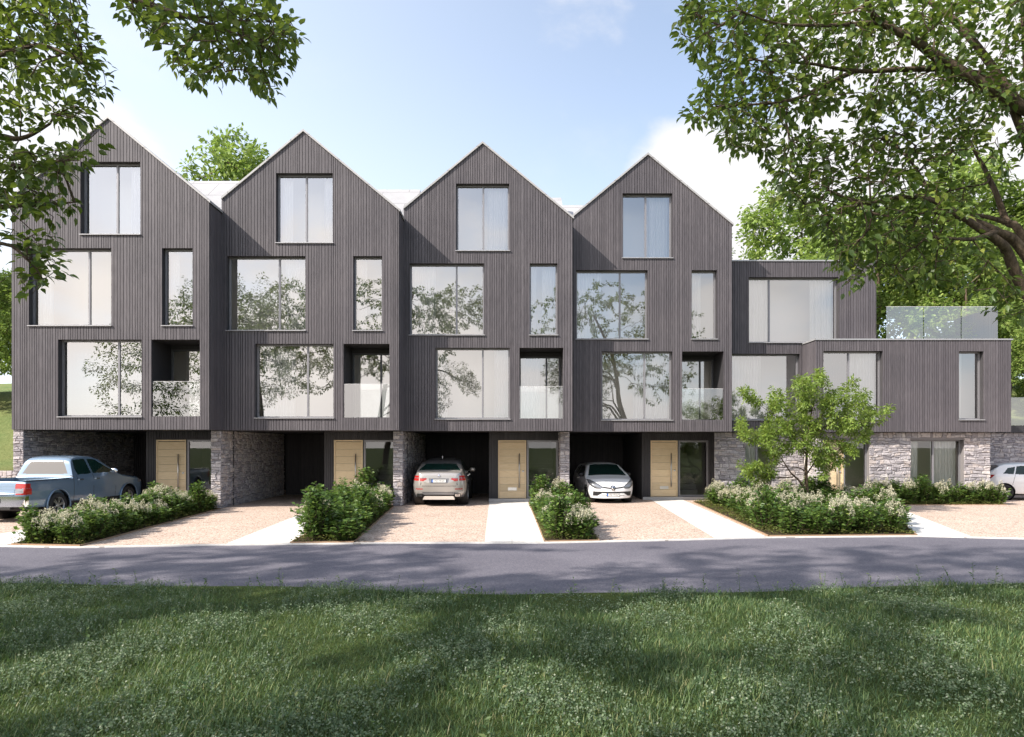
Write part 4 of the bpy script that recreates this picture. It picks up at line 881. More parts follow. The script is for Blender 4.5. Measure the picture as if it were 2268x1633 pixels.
# ---------------------------------------------------------------- shrubs: grown forms, copied plant by plant
def shrub_proto(seed, h, r, nst, flower):
    r_ = np.random.default_rng(seed); P, D, N = [], [], []; sm = MB(); heads = []
    for k in range(nst):
        a = r_.uniform(0, 6.283); q = r*math.sqrt(r_.uniform(0, 1)); hh = h*(1.06-0.5*(q/r)**2)*r_.uniform(.75, 1.12)
        p0 = np.array([math.cos(a)*q*.35, math.sin(a)*q*.35, -0.02]); p2 = np.array([math.cos(a)*q*1.05, math.sin(a)*q*1.05, hh]); p1 = (p0+p2)/2+np.array([0, 0, .08*h])
        sm.path([p0, p1, p2], [.006, .004, .002], 4)
        nl = int(36*hh/h)
        for t in np.linspace(0.10, 1.0, nl):
            p = (1-t)**2*p0+2*t*(1-t)*p1+t*t*p2; b = r_.uniform(0, 6.283); sd = np.array([math.cos(b), math.sin(b), r_.uniform(-.1, .55)])
            P.append(p+sd*0.02); D.append(sd); N.append(np.array([0, 0, 1])+r_.normal(0, .4, 3))
        if flower and hh > h*.70 and r_.uniform() < .62: heads.append((p2, r_.uniform(.13, .22)))
    P = np.array(P); V, fs = leaves(P, np.array(D), np.array(N), r_.uniform(.065, .115, len(P)), T_QUAD, 1.25)
    fol = mesh_np('foliage', V, fs, LEAF_H); so = sm.obj('stems', TWIG); st = so.data; bpy.data.objects.remove(so); fl = None
    if flower:
        P, D, N = [], [], []
        for (p, l) in heads:
            lean = r_.normal(0, .18, 3); lean[2] = 1
            for k in range(70):
                t = r_.uniform(0, 1); a = r_.uniform(0, 6.283); rr = .048*(1-t)**.7+.008; o = np.array([math.cos(a)*rr, math.sin(a)*rr, 0])
                P.append(p+lean*(t*l-.04)+o); D.append(o/rr+r_.normal(0, .5, 3)); N.append(r_.normal(0, 1, 3)+o/rr)
        V, fs = leaves(np.array(P), np.array(D), np.array(N), r_.uniform(.018, .032, len(P)), T_QUAD, 1.5); fl = mesh_np('blossom', V, fs, PETAL)
    return fol, st, fl
GREEN = [shrub_proto(60+k, h, r, n, False) for k, (h, r, n) in enumerate(((.62, .36, 46), (.72, .34, 48), (.52, .40, 44)))]
FLOW = [shrub_proto(70+k, h, r, n, True) for k, (h, r, n) in enumerate(((.55, .36, 42), (.62, .33, 40), (.48, .36, 40)))]
ORD = ['first', 'second', 'third', 'fourth', 'fifth', 'sixth', 'seventh', 'eighth', 'ninth', 'tenth', 'eleventh', 'twelfth', 'thirteenth', 'fourteenth', 'fifteenth', 'sixteenth', 'seventeenth', 'eighteenth', 'nineteenth', 'twentieth', 'twenty-first', 'twenty-second', 'twenty-third', 'twenty-fourth']
def plant(kind, x, y, s, label):
    fol, st, fl = random.choice(FLOW if kind else GREEN)
    r = empty('flowering_shrub' if kind else 'leafy_shrub', (x, y, 0.01), label, 'shrub', 'shrubs in the driveway beds', rz=random.uniform(0, 6.28)); r.scale = (s, s, s*(random.uniform(.9, 1.1) if kind else random.uniform(.72, 1.28)))
    link('foliage', fol, r); link('stems', st, r)
    if fl: link('blossom', fl, r)
def plan(bed, where, rows):
    """rows: {row phrase: [(x, y, kind, scale), ...]} each row listed from the road"""
    for ph, lst in rows.items():
        cnt = {0: 0, 1: 0}
        for (x, y, k, s) in lst:
            plant(k, x, y, s, f"{ORD[cnt[k]]} {'white-flowered' if k else 'green leafy'} shrub from {'left' if 'wall' in ph or 'tier' in ph else 'the road'}, {ph}, {where}"); cnt[k] += 1
def row(p0, p1, kinds, s=(0.9, 1.15), jit=0.10):
    n = len(kinds); out = []
    for i, k in enumerate(kinds):
        t = i/max(1, n-1); out.append((p0[0]+(p1[0]-p0[0])*t+random.uniform(-jit, jit), p0[1]+(p1[1]-p0[1])*t+random.uniform(-jit, jit), int(k), random.uniform(*s)))
    return out
plan('A', 'bed beside the pickup', {'driveway side': row((-8.38, 13.0), (-8.95, 20.1), '10100101001011', (.78, .98)), 'middle row': row((-8.85, 13.15), (-9.4, 20.2), '1010100010101', (.82, 1.02)), 'pickup side': row((-9.25, 13.2), (-9.8, 20.1), '011000100010100', (.8, 1.02))})
plan('B', 'bed right of the empty carport', {'driveway side': row((-3.4, 13.5), (-3.95, 20.9), '0000000100110', (.95, 1.15)), 'path side': row((-3.95, 13.4), (-4.5, 21.0), '010000000010', (1.05, 1.3))})
plan('C', 'bed between silver and white cars', {'driveway side': row((1.42, 13.65), (1.5, 21.3), '1100001000010', (.9, 1.1)), 'path side': row((0.98, 13.75), (0.9, 21.6), '001000010010', (.95, 1.15))})
plan('D', 'bed under the small tree', {
    'front tier': row((6.0, 14.55), (8.15, 14.6), '00101', (.8, 1.0)), 'second tier': row((5.75, 15.4), (8.6, 15.3), '010110', (.9, 1.1)), 'third tier': row((5.9, 16.4), (9.1, 16.3), '101010', (.95, 1.1)), 'fourth tier': row((6.1, 17.5), (9.5, 17.4), '1011001', (1, 1.15)),
    'fifth tier': row((6.2, 18.7), (9.9, 18.6), '0110010', (1, 1.15)), 'sixth tier': row((6.4, 19.9), (10.4, 19.8), '1010010', (1, 1.15)), 'seventh tier': row((6.5, 21.1), (10.9, 21.1), '11010001', (1, 1.15)), 'stone wall side': row((6.7, 22.2), (9.8, 22.5), '10110', (1, 1.15))})
plan('E', 'strip below the stone wall glazing', {'wall side': row((11.3, 22.05), (15.6, 22.05), '011010110111', (.95, 1.1), .05)})
# low ground cover at the bed edges
def cover(poly, n, seed):
    r_ = np.random.default_rng(seed); P = []; xs = [p[0] for p in poly]; ys = [p[1] for p in poly]
    while len(P) < n:
        x, y = r_.uniform(min(xs), max(xs)), r_.uniform(min(ys), max(ys))
        if inside(poly, x, y): P.append((x, y, 0.02+r_.uniform(0, .17)*(.6+.4*math.sin(5*x)*math.sin(4*y))))
    P = np.array(P); a = r_.uniform(0, 6.283, n); D = np.stack([np.cos(a), np.sin(a), r_.uniform(-.1, .7, n)], 1); return leaves(P, D, np.array([[0, 0, 1]])+r_.normal(0, .4, (n, 3)), r_.uniform(.03, .06, n), T_QUAD, 1.2)
pts = [cover([(a[0], a[1]) for a in BEDS[k]], n, 80+i) for i, (k, n) in enumerate((('A', 9000), ('B', 7000), ('C', 7000), ('D', 26000)))]
pts.append(cover([(11.2, 21.5), (15.7, 21.7), (15.7, 22.2), (11.2, 22.2)], 3500, 90))
V, fs = join_np(pts); o = link('ground_cover', mesh_np('ground_cover', V, fs, LEAF_G)); tag(o, 'low yellow-green ground cover filling the driveway beds', 'ground cover', None, 'stuff')

# ---------------------------------------------------------------- grass
def lawn_pts(n, y0, seed, dens=1.0):
    r_ = np.random.default_rng(seed); X, Y = [], []
    y = y0+(9.7-y0)*r_.uniform(0, 1, n)**1.0; x = r_.uniform(-1, 1, n)*(0.80*y+1.6)
    ny = np.interp(x, [p[0] for p in NEAR], [p[1] for p in NEAR])+0.05*np.sin(x*1.7)+r_.normal(0, .07, n)
    k = y < ny; return x[k], y[k], r_
def ground_z(x, y): return 0.035*np.sin(1.3*x+0.4)*np.cos(1.1*y+x*0.3)+0.02*np.sin(3.1*x+1.7*y)-0.01
def patch(x, y, f, ph): return np.sin(f*x+ph)*np.cos(f*.8*y+1.7*ph)+.6*np.sin(2.3*f*x-1.1*f*y+ph*2)+.5*np.cos(1.7*f*y+2.9*f*x*.7+ph)
def blades(n, y0, seed):
    x, y, r_ = lawn_pts(n, y0, seed); m = len(x); z = ground_z(x, y)
    a = r_.uniform(0, 6.283, m); lean = np.clip(r_.normal(.38, .22, m), 0, 1.2); D = np.stack([np.cos(a)*lean, np.sin(a)*lean, np.ones(m)], 1); D = unit(D)
    h = (0.038+0.056*r_.uniform(0, 1, m)**1.6)*(1+.30*patch(x, y, 2.1, .7)*.5); h *= np.where(r_.uniform(0, 1, m) < .03, 1.7, 1.0); wd = r_.uniform(.0035, .008, m)
    base = np.stack([x, y, z], 1); side = np.stack([-np.sin(a), np.cos(a), np.zeros(m)], 1); bend = np.stack([np.cos(a), np.sin(a), -.35*np.ones(m)], 1)*(h*r_.uniform(.1, .55, m))[:, None]
    pts = []
    for t, wf in ((0, 1.0), (.5, .85), (.82, .5)):
        c_ = base+D*(h*t)[:, None]+bend*(t*t); pts += [c_+side*(wd*wf/2)[:, None], c_-side*(wd*wf/2)[:, None]]
    pts.append(base+D*h[:, None]+bend); V = np.stack(pts, 1).reshape(-1, 3); o = (np.arange(m)*7)[:, None]
    return V, [np.concatenate([np.array([[0, 1, 3, 2]])+o, np.array([[2, 3, 5, 4]])+o]), np.array([[4, 5, 6]])+o]
V, fs = join_np([blades(240000, 3.4, 101)]); o = link('grass', mesh_np('grass', V, fs, GRASSM)); tag(o, 'rough shaded lawn grass across the foreground', 'grass', None, 'stuff')
def weeds(n, seed):
    x, y, r_ = lawn_pts(n, 3.4, seed); k = (patch(x, y, 1.9, 2.0)+r_.normal(0, .7, len(x))) > .35; x, y = x[k], y[k]; P, D, N, Sz = [], [], [], []
    z = ground_z(x, y)
    for i in range(len(x)):
        hh = r_.uniform(.03, .105); c_ = np.array([x[i], y[i], z[i]+hh])
        for q in range(r_.integers(7, 15)):
            P.append(c_+r_.normal(0, 1, 3)*np.array([.018, .018, .02])); D.append(r_.normal(0, 1, 3)+np.array([0, 0, .4])); N.append(np.array([0, 0, 1])+r_.normal(0, .35, 3)); Sz.append(r_.uniform(.012, .024))
    return leaves(np.array(P), np.array(D), np.array(N), np.array(Sz), T_QUAD, 1.7)
V, fs = weeds(26000, 102); o = link('clover_weeds', mesh_np('clover_weeds', V, fs, CLOVER)); tag(o, 'small grey-white clover and weed heads scattered through the lawn', 'weeds', None, 'stuff')
def stalks(seed):
    r_ = np.random.default_rng(seed); mb = MB(); P, D, N, Sz = [], [], [], []
    spots = [(x, y, .26) for x, y in zip(*lawn_pts(130, 4.0, seed)[:2])]
    for k in range(46):
        x = r_.uniform(-7.3, 7.6); spots.append((x, near(x)-r_.uniform(0, .25), r_.uniform(.16, .34)))
    for (x, y, h) in spots:
        h *= r_.uniform(.6, 1.1); p0 = np.array([x, y, float(ground_z(x, y))]); p2 = p0+np.array([r_.normal(0, .05), r_.normal(0, .05), h]); p1 = (p0+p2)/2+r_.normal(0, .012, 3); mb.path([p0, p1, p2], [.003, .0025, .0015], 4)
        for t in np.linspace(.25, 1, 9):
            a = r_.uniform(0, 6.283); P.append(p0+(p2-p0)*t); D.append([math.cos(a), math.sin(a), r_.uniform(.1, .8)]); N.append(np.array([0, 0, 1])+r_.normal(0, .3, 3)); Sz.append(r_.uniform(.035, .075)*(1.25-.6*t))
    o = mb.obj('weed_stalks', GRASSM); tag(o, 'tall weed stalks standing out of the lawn by the road edge', 'weeds', None, 'stuff')
    V, fs = leaves(np.array(P), np.array(D), np.array(N), np.array(Sz), T_QUAD, .8); link('foliage', mesh_np('foliage', V, fs, GRASSM), o)
stalks(103)
# ---------------------------------------------------------------- cars (local axes: x right, y forward, z up; origin under the tail)
def pchip(tab, x): return np.interp(x, [t[0] for t in tab], [t[1] for t in tab])
def softtab(tab, x, k=0.05):
    return (pchip(tab, x-k)+pchip(tab, x-k/2)*2+pchip(tab, x)*2+pchip(tab, x+k/2)*2+pchip(tab, x+k))/8
class Car:
    def __init__(s, L_, zt, zb, W, rear, front, roll, nexp=2.8, plan=None, soft=0.03, hi=None):
        s.L = L_; s.root = None
        ys = []
        for p in np.linspace(0, 1, 64): ys.append(rear[0]*(1-(1-p**rear[1])**(1/rear[1])))
        for p in np.linspace(0, 1, 64): ys.append(L_-front[0]*(1-(1-p**front[1])**(1/front[1])))
        yy = np.linspace(0, L_, 1600); zz_ = softtab(zt, yy, soft); al = np.concatenate([[0], np.cumsum(np.hypot(np.diff(yy), np.diff(zz_)))])
        ys += list(np.interp(np.linspace(0, al[-1], 340), al, yy)); ys = np.unique(np.array(ys)); ys = ys[np.concatenate([[True], np.diff(ys) > 1e-9])]; s.ys = ys
        ZT = softtab(zt, ys, soft); ZB = softtab(zb, ys, 0.06)
        q = np.clip((rear[0]-ys)/rear[0], 0, 1); p = (1-q**rear[1])**(1/rear[1]); q = np.clip((ys-(L_-front[0]))/front[0], 0, 1); p = np.minimum(p, (1-q**front[1])**(1/front[1]))
        if plan is not None: p = p*pchip(plan, ys)
        dl = np.minimum(pchip(roll, ys), 0.5*(ZT-ZB)); zc = ZT-dl
        th = np.linspace(np.pi/2, 0, 92); v = np.linspace(0, 1, 82)[1:]; s.jj = np.concatenate([np.arange(92)/2, 46+np.arange(80)*.75])
        X = np.zeros((len(ys), 173)); Z = np.zeros_like(X)
        for j, t in enumerate(th):
            X[:, j] = np.abs(np.cos(t))**(2/nexp); Z[:, j] = zc+dl*np.abs(np.sin(t))**(2/nexp)
        for j, t in enumerate(v): X[:, 92+j] = 1; Z[:, 92+j] = zc+(ZB-zc)*t
        Wz = softtab(W, Z, 0.03); X = X*Wz*p[:, None]
        if hi is not None: X = X*np.where(Z > hi[0], pchip(hi[1], ys)[:, None], 1.0)
        s.X, s.Z = X, Z; s.Y = np.repeat(ys[:, None], X.shape[1], 1); s.p = p; s.zc = zc
    def cells(s):
        a = lambda M_: (M_[:-1, :-1]+M_[1:, :-1]+M_[1:, 1:]+M_[:-1, 1:])/4
        return a(s.X), a(s.Y), a(s.Z)
    def finish(s, root, paint):
        cx, cy, cz = s.cells(); n, k = s.X.shape
        idx = np.arange(n*k).reshape(n, k); quads = np.stack([idx[:-1, :-1], idx[1:, :-1], idx[1:, 1:], idx[:-1, 1:]], -1)
        used = {1: s.cut.copy(), -1: s.cut.copy()}; groups = []
        for (name, mat, m, sg, both, inset) in s.regs:
            mm = m & ~used[sg]; used[sg] |= m; groups.append((name, mat, {sg: mm}, both, inset))
        V0 = np.stack([s.X, s.Y, s.Z], -1).reshape(-1, 3)
        def make(name, mat, masks, inset=0.0):
            Vs, Fs, b = [], [], 0
            for sg, mm in masks.items():
                f = quads[mm]
                if len(f) == 0: continue
                u, inv = np.unique(f.ravel(), return_inverse=True); v = V0[u].copy(); v[:, 0] *= sg; f = inv.reshape(-1, 4)+b
                if sg > 0: f = f[:, ::-1]
                Vs.append(v); Fs.append(f); b += len(v)
            if not Vs: return None
            return link(name, mesh_np(name, np.concatenate(Vs), [np.concatenate(Fs)], mat, True), root)
        out = {}; made = {}
        merged = {}
        for (name, mat, masks, both, inset) in groups:
            key = name if both else (name, list(masks)[0], id(mat), len(merged))
            d = merged.setdefault(key, (name, mat, {}))[2]
            for sg, mm in masks.items(): d[sg] = d[sg] | mm if sg in d else mm
        out['body'] = make('body', paint, {1: ~used[1], -1: ~used[-1]})
        for key, (name, mat, masks) in merged.items():
            o = make(name, mat, masks); out.setdefault(name, []).append(o)
        return out
def poly_mask(P, a, b):
    r = np.zeros(a.shape, bool); j = len(P)-1
    for i in range(len(P)):
        (x0, y0), (x1, y1) = P[i], P[j]
        if y0 != y1: r ^= ((y0 > b) != (y1 > b)) & (a < (x1-x0)*(b-y0)/(y1-y0)+x0)
        j = i
    return r
def wheel(root, x, y, r, w, sg, nsp=5, dbl=True, rim_r=0.66):
    m = MB(); h = w/2
    m.lathe([(-h, r*.62), (-h, r*.9), (-h*.8, r*.975), (-h*.4, r), (h*.4, r), (h*.8, r*.975), (h, r*.9), (h*1.02, r*.78), (h, r*.66), (h*.7, r*.64), (-h, r*.62)], 'x', 40)
    for v in range(len(m.v)): m.v[v] = (x+sg*m.v[v][0], y+m.v[v][1], r+m.v[v][2])
    o = m.obj('wheel', RUBBER, root, True)
    m = MB(); rr = r*rim_r; xo = h*.88
    m.lathe([(xo-.09, rr*.97), (xo, rr*1.0), (xo+.004, rr*.97), (xo-.01, rr*.92), (xo-.06, rr*.90)], 'x', 40); m.lathe([(xo-.005, 0), (xo-.005, rr*.17), (xo-.03, rr*.22), (xo-.07, rr*.22)], 'x', 24)
    for k in range(nsp):
        for da in ((-.14, .14) if dbl else (0,)):
            a = 2*math.pi*k/nsp+.3; c0 = Vector((xo-.012, math.cos(a+da*.4)*rr*.15, math.sin(a+da*.4)*rr*.15)); c1 = Vector((xo-.012, math.cos(a+da)*rr*.94, math.sin(a+da)*rr*.94)); d = c1-c0
            rot = Matrix.Rotation(math.atan2(d.z, d.y), 4, 'X'); m.cbox((c0+c1)/2, (.03, d.length, rr*(.085 if dbl else .16)), 0, rot)
    for v in range(len(m.v)): m.v[v] = (x+sg*m.v[v][0], y+m.v[v][1], r+m.v[v][2])
    ri = m.obj('rim', ALLOY, o, False)
    m = MB(); m.lathe([(xo-.085, 0), (xo-.085, rr*.93)], 'x', 28)
    for v in range(len(m.v)): m.v[v] = (x+sg*m.v[v][0], y+m.v[v][1], r+m.v[v][2])
    m.obj('brake_disc', BLACK, o)
    return o
def well(root, x, y, z, R_, depth, sg):
    m = MB(); m.lathe([(-depth, 0), (-depth, R_*1.01), (-.02, R_*1.01)], 'x', 36)
    for v in range(len(m.v)): m.v[v] = (x+sg*m.v[v][0], y+m.v[v][1], z+m.v[v][2])
    m.obj('wheel_arch', BLACK, root, True)
def mirror(root, x, y, z, sg, mat, s=1.0):
    m = MB(); n = 12
    for i in range(7):
        t = -1+2*i/6; rr = math.sqrt(max(0, 1-abs(t)**3))
        for k in range(n):
            a = 2*math.pi*k/n; m.v.append((x+sg*(.1+.10*s*t), y+.055*s*rr*math.copysign(abs(math.cos(a))**.7, math.cos(a)), z+.07*s*rr*math.copysign(abs(math.sin(a))**.7, math.sin(a))))
    for i in range(6):
        for k in range(n): m.f.append((i*n+k, i*n+(k+1) % n, (i+1)*n+(k+1) % n, (i+1)*n+k)); m.mi.append(0)
    m.f += [tuple(range(n)), tuple(6*n+k for k in range(n))]; m.mi += [0, 0]
    m.box(min(x-sg*.06, x+sg*.04), max(x-sg*.06, x+sg*.04), y-.02, y+.02, z-.05, z-.02)
    return m.obj('wing_mirror', mat, root, True)
def plate(root, y, z, face, text='VIZ·YKGP', wd=0.46, x0=0.0):
    m = MB(); h = .10; m.box(x0-wd/2-.012, x0+wd/2+.012, y-.006, y+.006, z-h/2-.012, z+h/2+.012, 1); f = .008*face
    m.box(x0-wd/2, x0+wd/2, min(y, y+f), max(y, y+f), z-h/2, z+h/2, 0)
    o = m.obj('number_plate', [PLATE, BLACK], root)
    b = MB(); xa = x0+(-face)*0.0; s_ = 1 if face < 0 else -1; e = x0-s_*wd/2; b.box(min(e, e+s_*.045), max(e, e+s_*.045), min(y+f, y+f*1.2), max(y+f, y+f*1.2), z-h/2, z+h/2); b.obj('plate_band', PLATEB, o)
    cu = bpy.data.curves.new('t', 'FONT'); cu.body = text; cu.size = .086; cu.align_x = 'CENTER'; cu.align_y = 'CENTER'; cu.extrude = .0005; t = bpy.data.objects.new('t', cu); COL.objects.link(t)
    me = bpy.data.meshes.new_from_object(t.evaluated_get(bpy.context.evaluated_depsgraph_get())); bpy.data.objects.remove(t); me.materials.clear(); me.materials.append(BLACK)
    lt = link('lettering', me, o); lt.location = (x0+s_*.022, y+f*1.3, z); lt.rotation_euler = (R(90), 0, 0 if face < 0 else R(180))
    return o
def simple(root, name, mat, boxes, par=None, bevel=0):
    m = MB()
    for (c_, sz) in boxes: m.cbox(c_, sz)
    return m.obj(name, mat, par or root)
def car_root(name, loc, heading, scale, label, cat='car'):
    r = empty(name, loc, label, cat, 'parked cars', rz=heading); r.scale = (scale,)*3; return r
def regs_for(car, lst):
    cx, cy, cz = car.cells(); jj = np.broadcast_to(car.jj[None, :cx.shape[1]], cx.shape); car.regs = []
    for (name, mat, fn, both) in lst:
        for sg in (1, -1): car.regs.append((name, mat, fn(cx, cy, cz, jj), sg, both, 0))
def set_cut(car, wheels, R_):
    cx, cy, cz = car.cells(); jj = np.broadcast_to(car.jj[None, :cx.shape[1]], cx.shape); car.cut = np.zeros(cx.shape, bool)
    for (yw, zw) in wheels: car.cut |= ((cy-yw)**2+(cz-zw)**2 < R_**2) & (jj > 38) & (cx > .5)
def near_line(v, c_, h): return np.abs(v-c_) < h

# ---- double-cab pickup with an open load bed
def pickup():
    r = car_root('pickup_truck', (-12.60, 16.52, 0.0), R(-2.2), 0.90, 'steel blue double-cab pickup with open load bed, nosing into the leftmost carport', 'pickup truck')
    k = 1.09; sc = lambda t: [(a*k, b) for a, b in t]
    zt = sc([(0, .78), (.03, .80), (.05, 1.08), (.08, 1.125), (.12, 1.13), (1.78, 1.14), (1.80, 1.15), (1.93, 1.64), (2.02, 1.735), (2.2, 1.785), (2.5, 1.80), (2.9, 1.775), (3.15, 1.71), (3.95, 1.20), (4.1, 1.165), (4.75, 1.09), (5.0, 1.02), (5.14, .88), (5.20, .70), (5.26, .62)])
    zb = sc([(0, .44), (.4, .40), (1, .36), (4.3, .36), (5.0, .32), (5.26, .40)]); Lc = 5.26*k
    W = [(.3, .86), (.42, .885), (.62, .905), (.85, .91), (1.02, .905), (1.10, .895), (1.14, .885), (1.2, .85), (1.7, .665), (1.82, .64)]
    car = Car(Lc, zt, zb, W, (.12, 5.0), (.55, 3.2), sc([(0, .05), (.1, .04), (1.78, .04), (1.95, .07), (2.4, .11), (3.1, .11), (4, .10), (5, .16), (5.26, .1)]), 3.4)
    wh = [(1.22*k, .375), (4.30*k, .375)]; set_cut(car, wh, .455)
    cx, cy, cz = car.cells(); jj = np.broadcast_to(car.jj[None, :cx.shape[1]], cx.shape); car.cut |= (jj < 44) & (cy > .10) & (cy < 1.74*k) & (cx < .80)
    regs_for(car, [
        ('rear_window', CARGLASS_L, lambda x, y, z, j: (y > 1.79*k) & (y < 2.02*k) & (z > 1.25) & (z < 1.63) & (x < .70-.20*(z-1.25)/.38), True),
        ('side_window', CARGLASS, lambda x, y, z, j: (poly_mask(sc([(2.04, 1.22), (1.99, 1.40), (2.03, 1.66), (2.50, 1.69), (2.54, 1.66), (2.62, 1.24)]), y, z)) & (x > .5), False),
        ('side_window', CARGLASS, lambda x, y, z, j: (poly_mask(sc([(2.70, 1.24), (2.62, 1.66), (2.68, 1.68), (2.96, 1.655), (3.62, 1.29), (3.60, 1.24)]), y, z)) & (x > .5), False),
        ('windscreen', CARGLASS, lambda x, y, z, j: (j < 42) & (y > 3.14*k) & (y < 3.93*k) & (x < .62), True),
        ('tail_light', REDL, lambda x, y, z, j: (x > .62) & (y < .24) & (z > .93) & (z < 1.06), False),
        ('reversing_light', CLEARL, lambda x, y, z, j: (x > .64) & (x < .86) & (y < .06) & (z > .80) & (z < .92), False),
        ('tail_light_lower', REDL, lambda x, y, z, j: (x > .66) & (y < .28) & (z > .76) & (z <= .925), False),
        ('bumper', CHROME, lambda x, y, z, j: (y < .17) & (z < .72), True),
        ('door_seam', BLACK, lambda x, y, z, j: (x > .5) & (((near_line(y, 1.815*k, .012)) & (z > .44) & (z < 1.2)) | (near_line(y-0.04*(z-1.2), 2.66*k, .007) & (z > .48) & (z < 1.24)) | (near_line(y, 3.66*k-.10*np.clip(.8-z, 0, 1), .007) & (z > .48) & (z < 1.2)) | (near_line(y+.12*np.clip(.85-z, 0, 1), 1.97*k, .006) & (z > .9) & (z < 1.24))), False),
        ('tailgate_seam', BLACK, lambda x, y, z, j: (y < .06) & ((near_line(x, .625, .006) & (z > .74) & (z < 1.1)) | (near_line(z, .745, .006) & (x < .63))), True),
        ('sill', BLACK, lambda x, y, z, j: (z < .46) & (y > 1.6*k) & (y < 3.9*k), False),
        ('headlight', CLEARL, lambda x, y, z, j: (x > .5) & (y > 4.75*k) & (z > .85) & (z < 1.02), False),
        ('grille', CHROME, lambda x, y, z, j: (x < .5) & (y > 5.0*k) & (z > .72) & (z < .95), True)])
    car.finish(r, PBLUE)
    m = MB(); x0, y0, y1, zf, z1 = .80, .10, 1.74*k, .62, 1.10
    m.poly([(-x0, y0, zf), (x0, y0, zf), (x0, y1, zf), (-x0, y1, zf)], 1)
    for a, b in (((-x0, y0), (x0, y0)), ((x0, y0), (x0, y1)), ((x0, y1), (-x0, y1)), ((-x0, y1), (-x0, y0))): m.poly([(a[0], a[1], zf), (b[0], b[1], zf), (b[0], b[1], z1+.03), (a[0], a[1], z1+.03)])
    m.obj('load_bed', [PBLUE, BLACK], r)
    for sg in (1, -1):
        m = MB(); m.cbox((sg*.845, .92*k, 1.142), (.09, 1.66*k, .022)); m.obj('bed_rail', PBLUE, r)
        for (y, z) in wh:
            wheel(r, sg*.79, y, .375, .24, sg, 6, True); well(r, sg*.885, y, z, .455, .34, sg)
            m = MB(); pts = [(sg*.915, y+.475*math.cos(a), z+.475*math.sin(a)) for a in np.linspace(-.15, math.pi+.15, 20)]; m.path(pts, [.028]*20, 6); m.obj('arch_flare', PBLUE, r, True)
        mirror(r, sg*.92, 3.42*k, 1.30, sg, CHROME, 1.15)
        for y in (2.10*k, 2.80*k): simple(r, 'door_handle', CHROME, [((sg*.915, y, 1.075), (.035, .17, .03))])
    m = MB(); m.path([(.05, 2.30*k, 1.79), (.05, 2.18*k, 2.03)], [.008, .004], 6); m.cbox((.05, 2.31*k, 1.795), (.05, .1, .02)); m.obj('antenna', BLACK, r)
    simple(r, 'underbody', BLACK, [((0, 2.6*k, .42), (1.45, 4.7*k, .22))]); simple(r, 'tow_bar', BLACK, [((0, .02, .40), (1.1, .12, .07))])
    simple(r, 'tailgate_handle', CHROME, [((0, .035, .98), (.22, .02, .06))]); plate(r, -.012, .60, -1)
CARGLASS_L = M('glass_painted_reflection', (0.16, 0.145, 0.13), 0.04, 0.0, 0.8).m  # pale beige base colour stands in for the reflection in the pane
pickup()

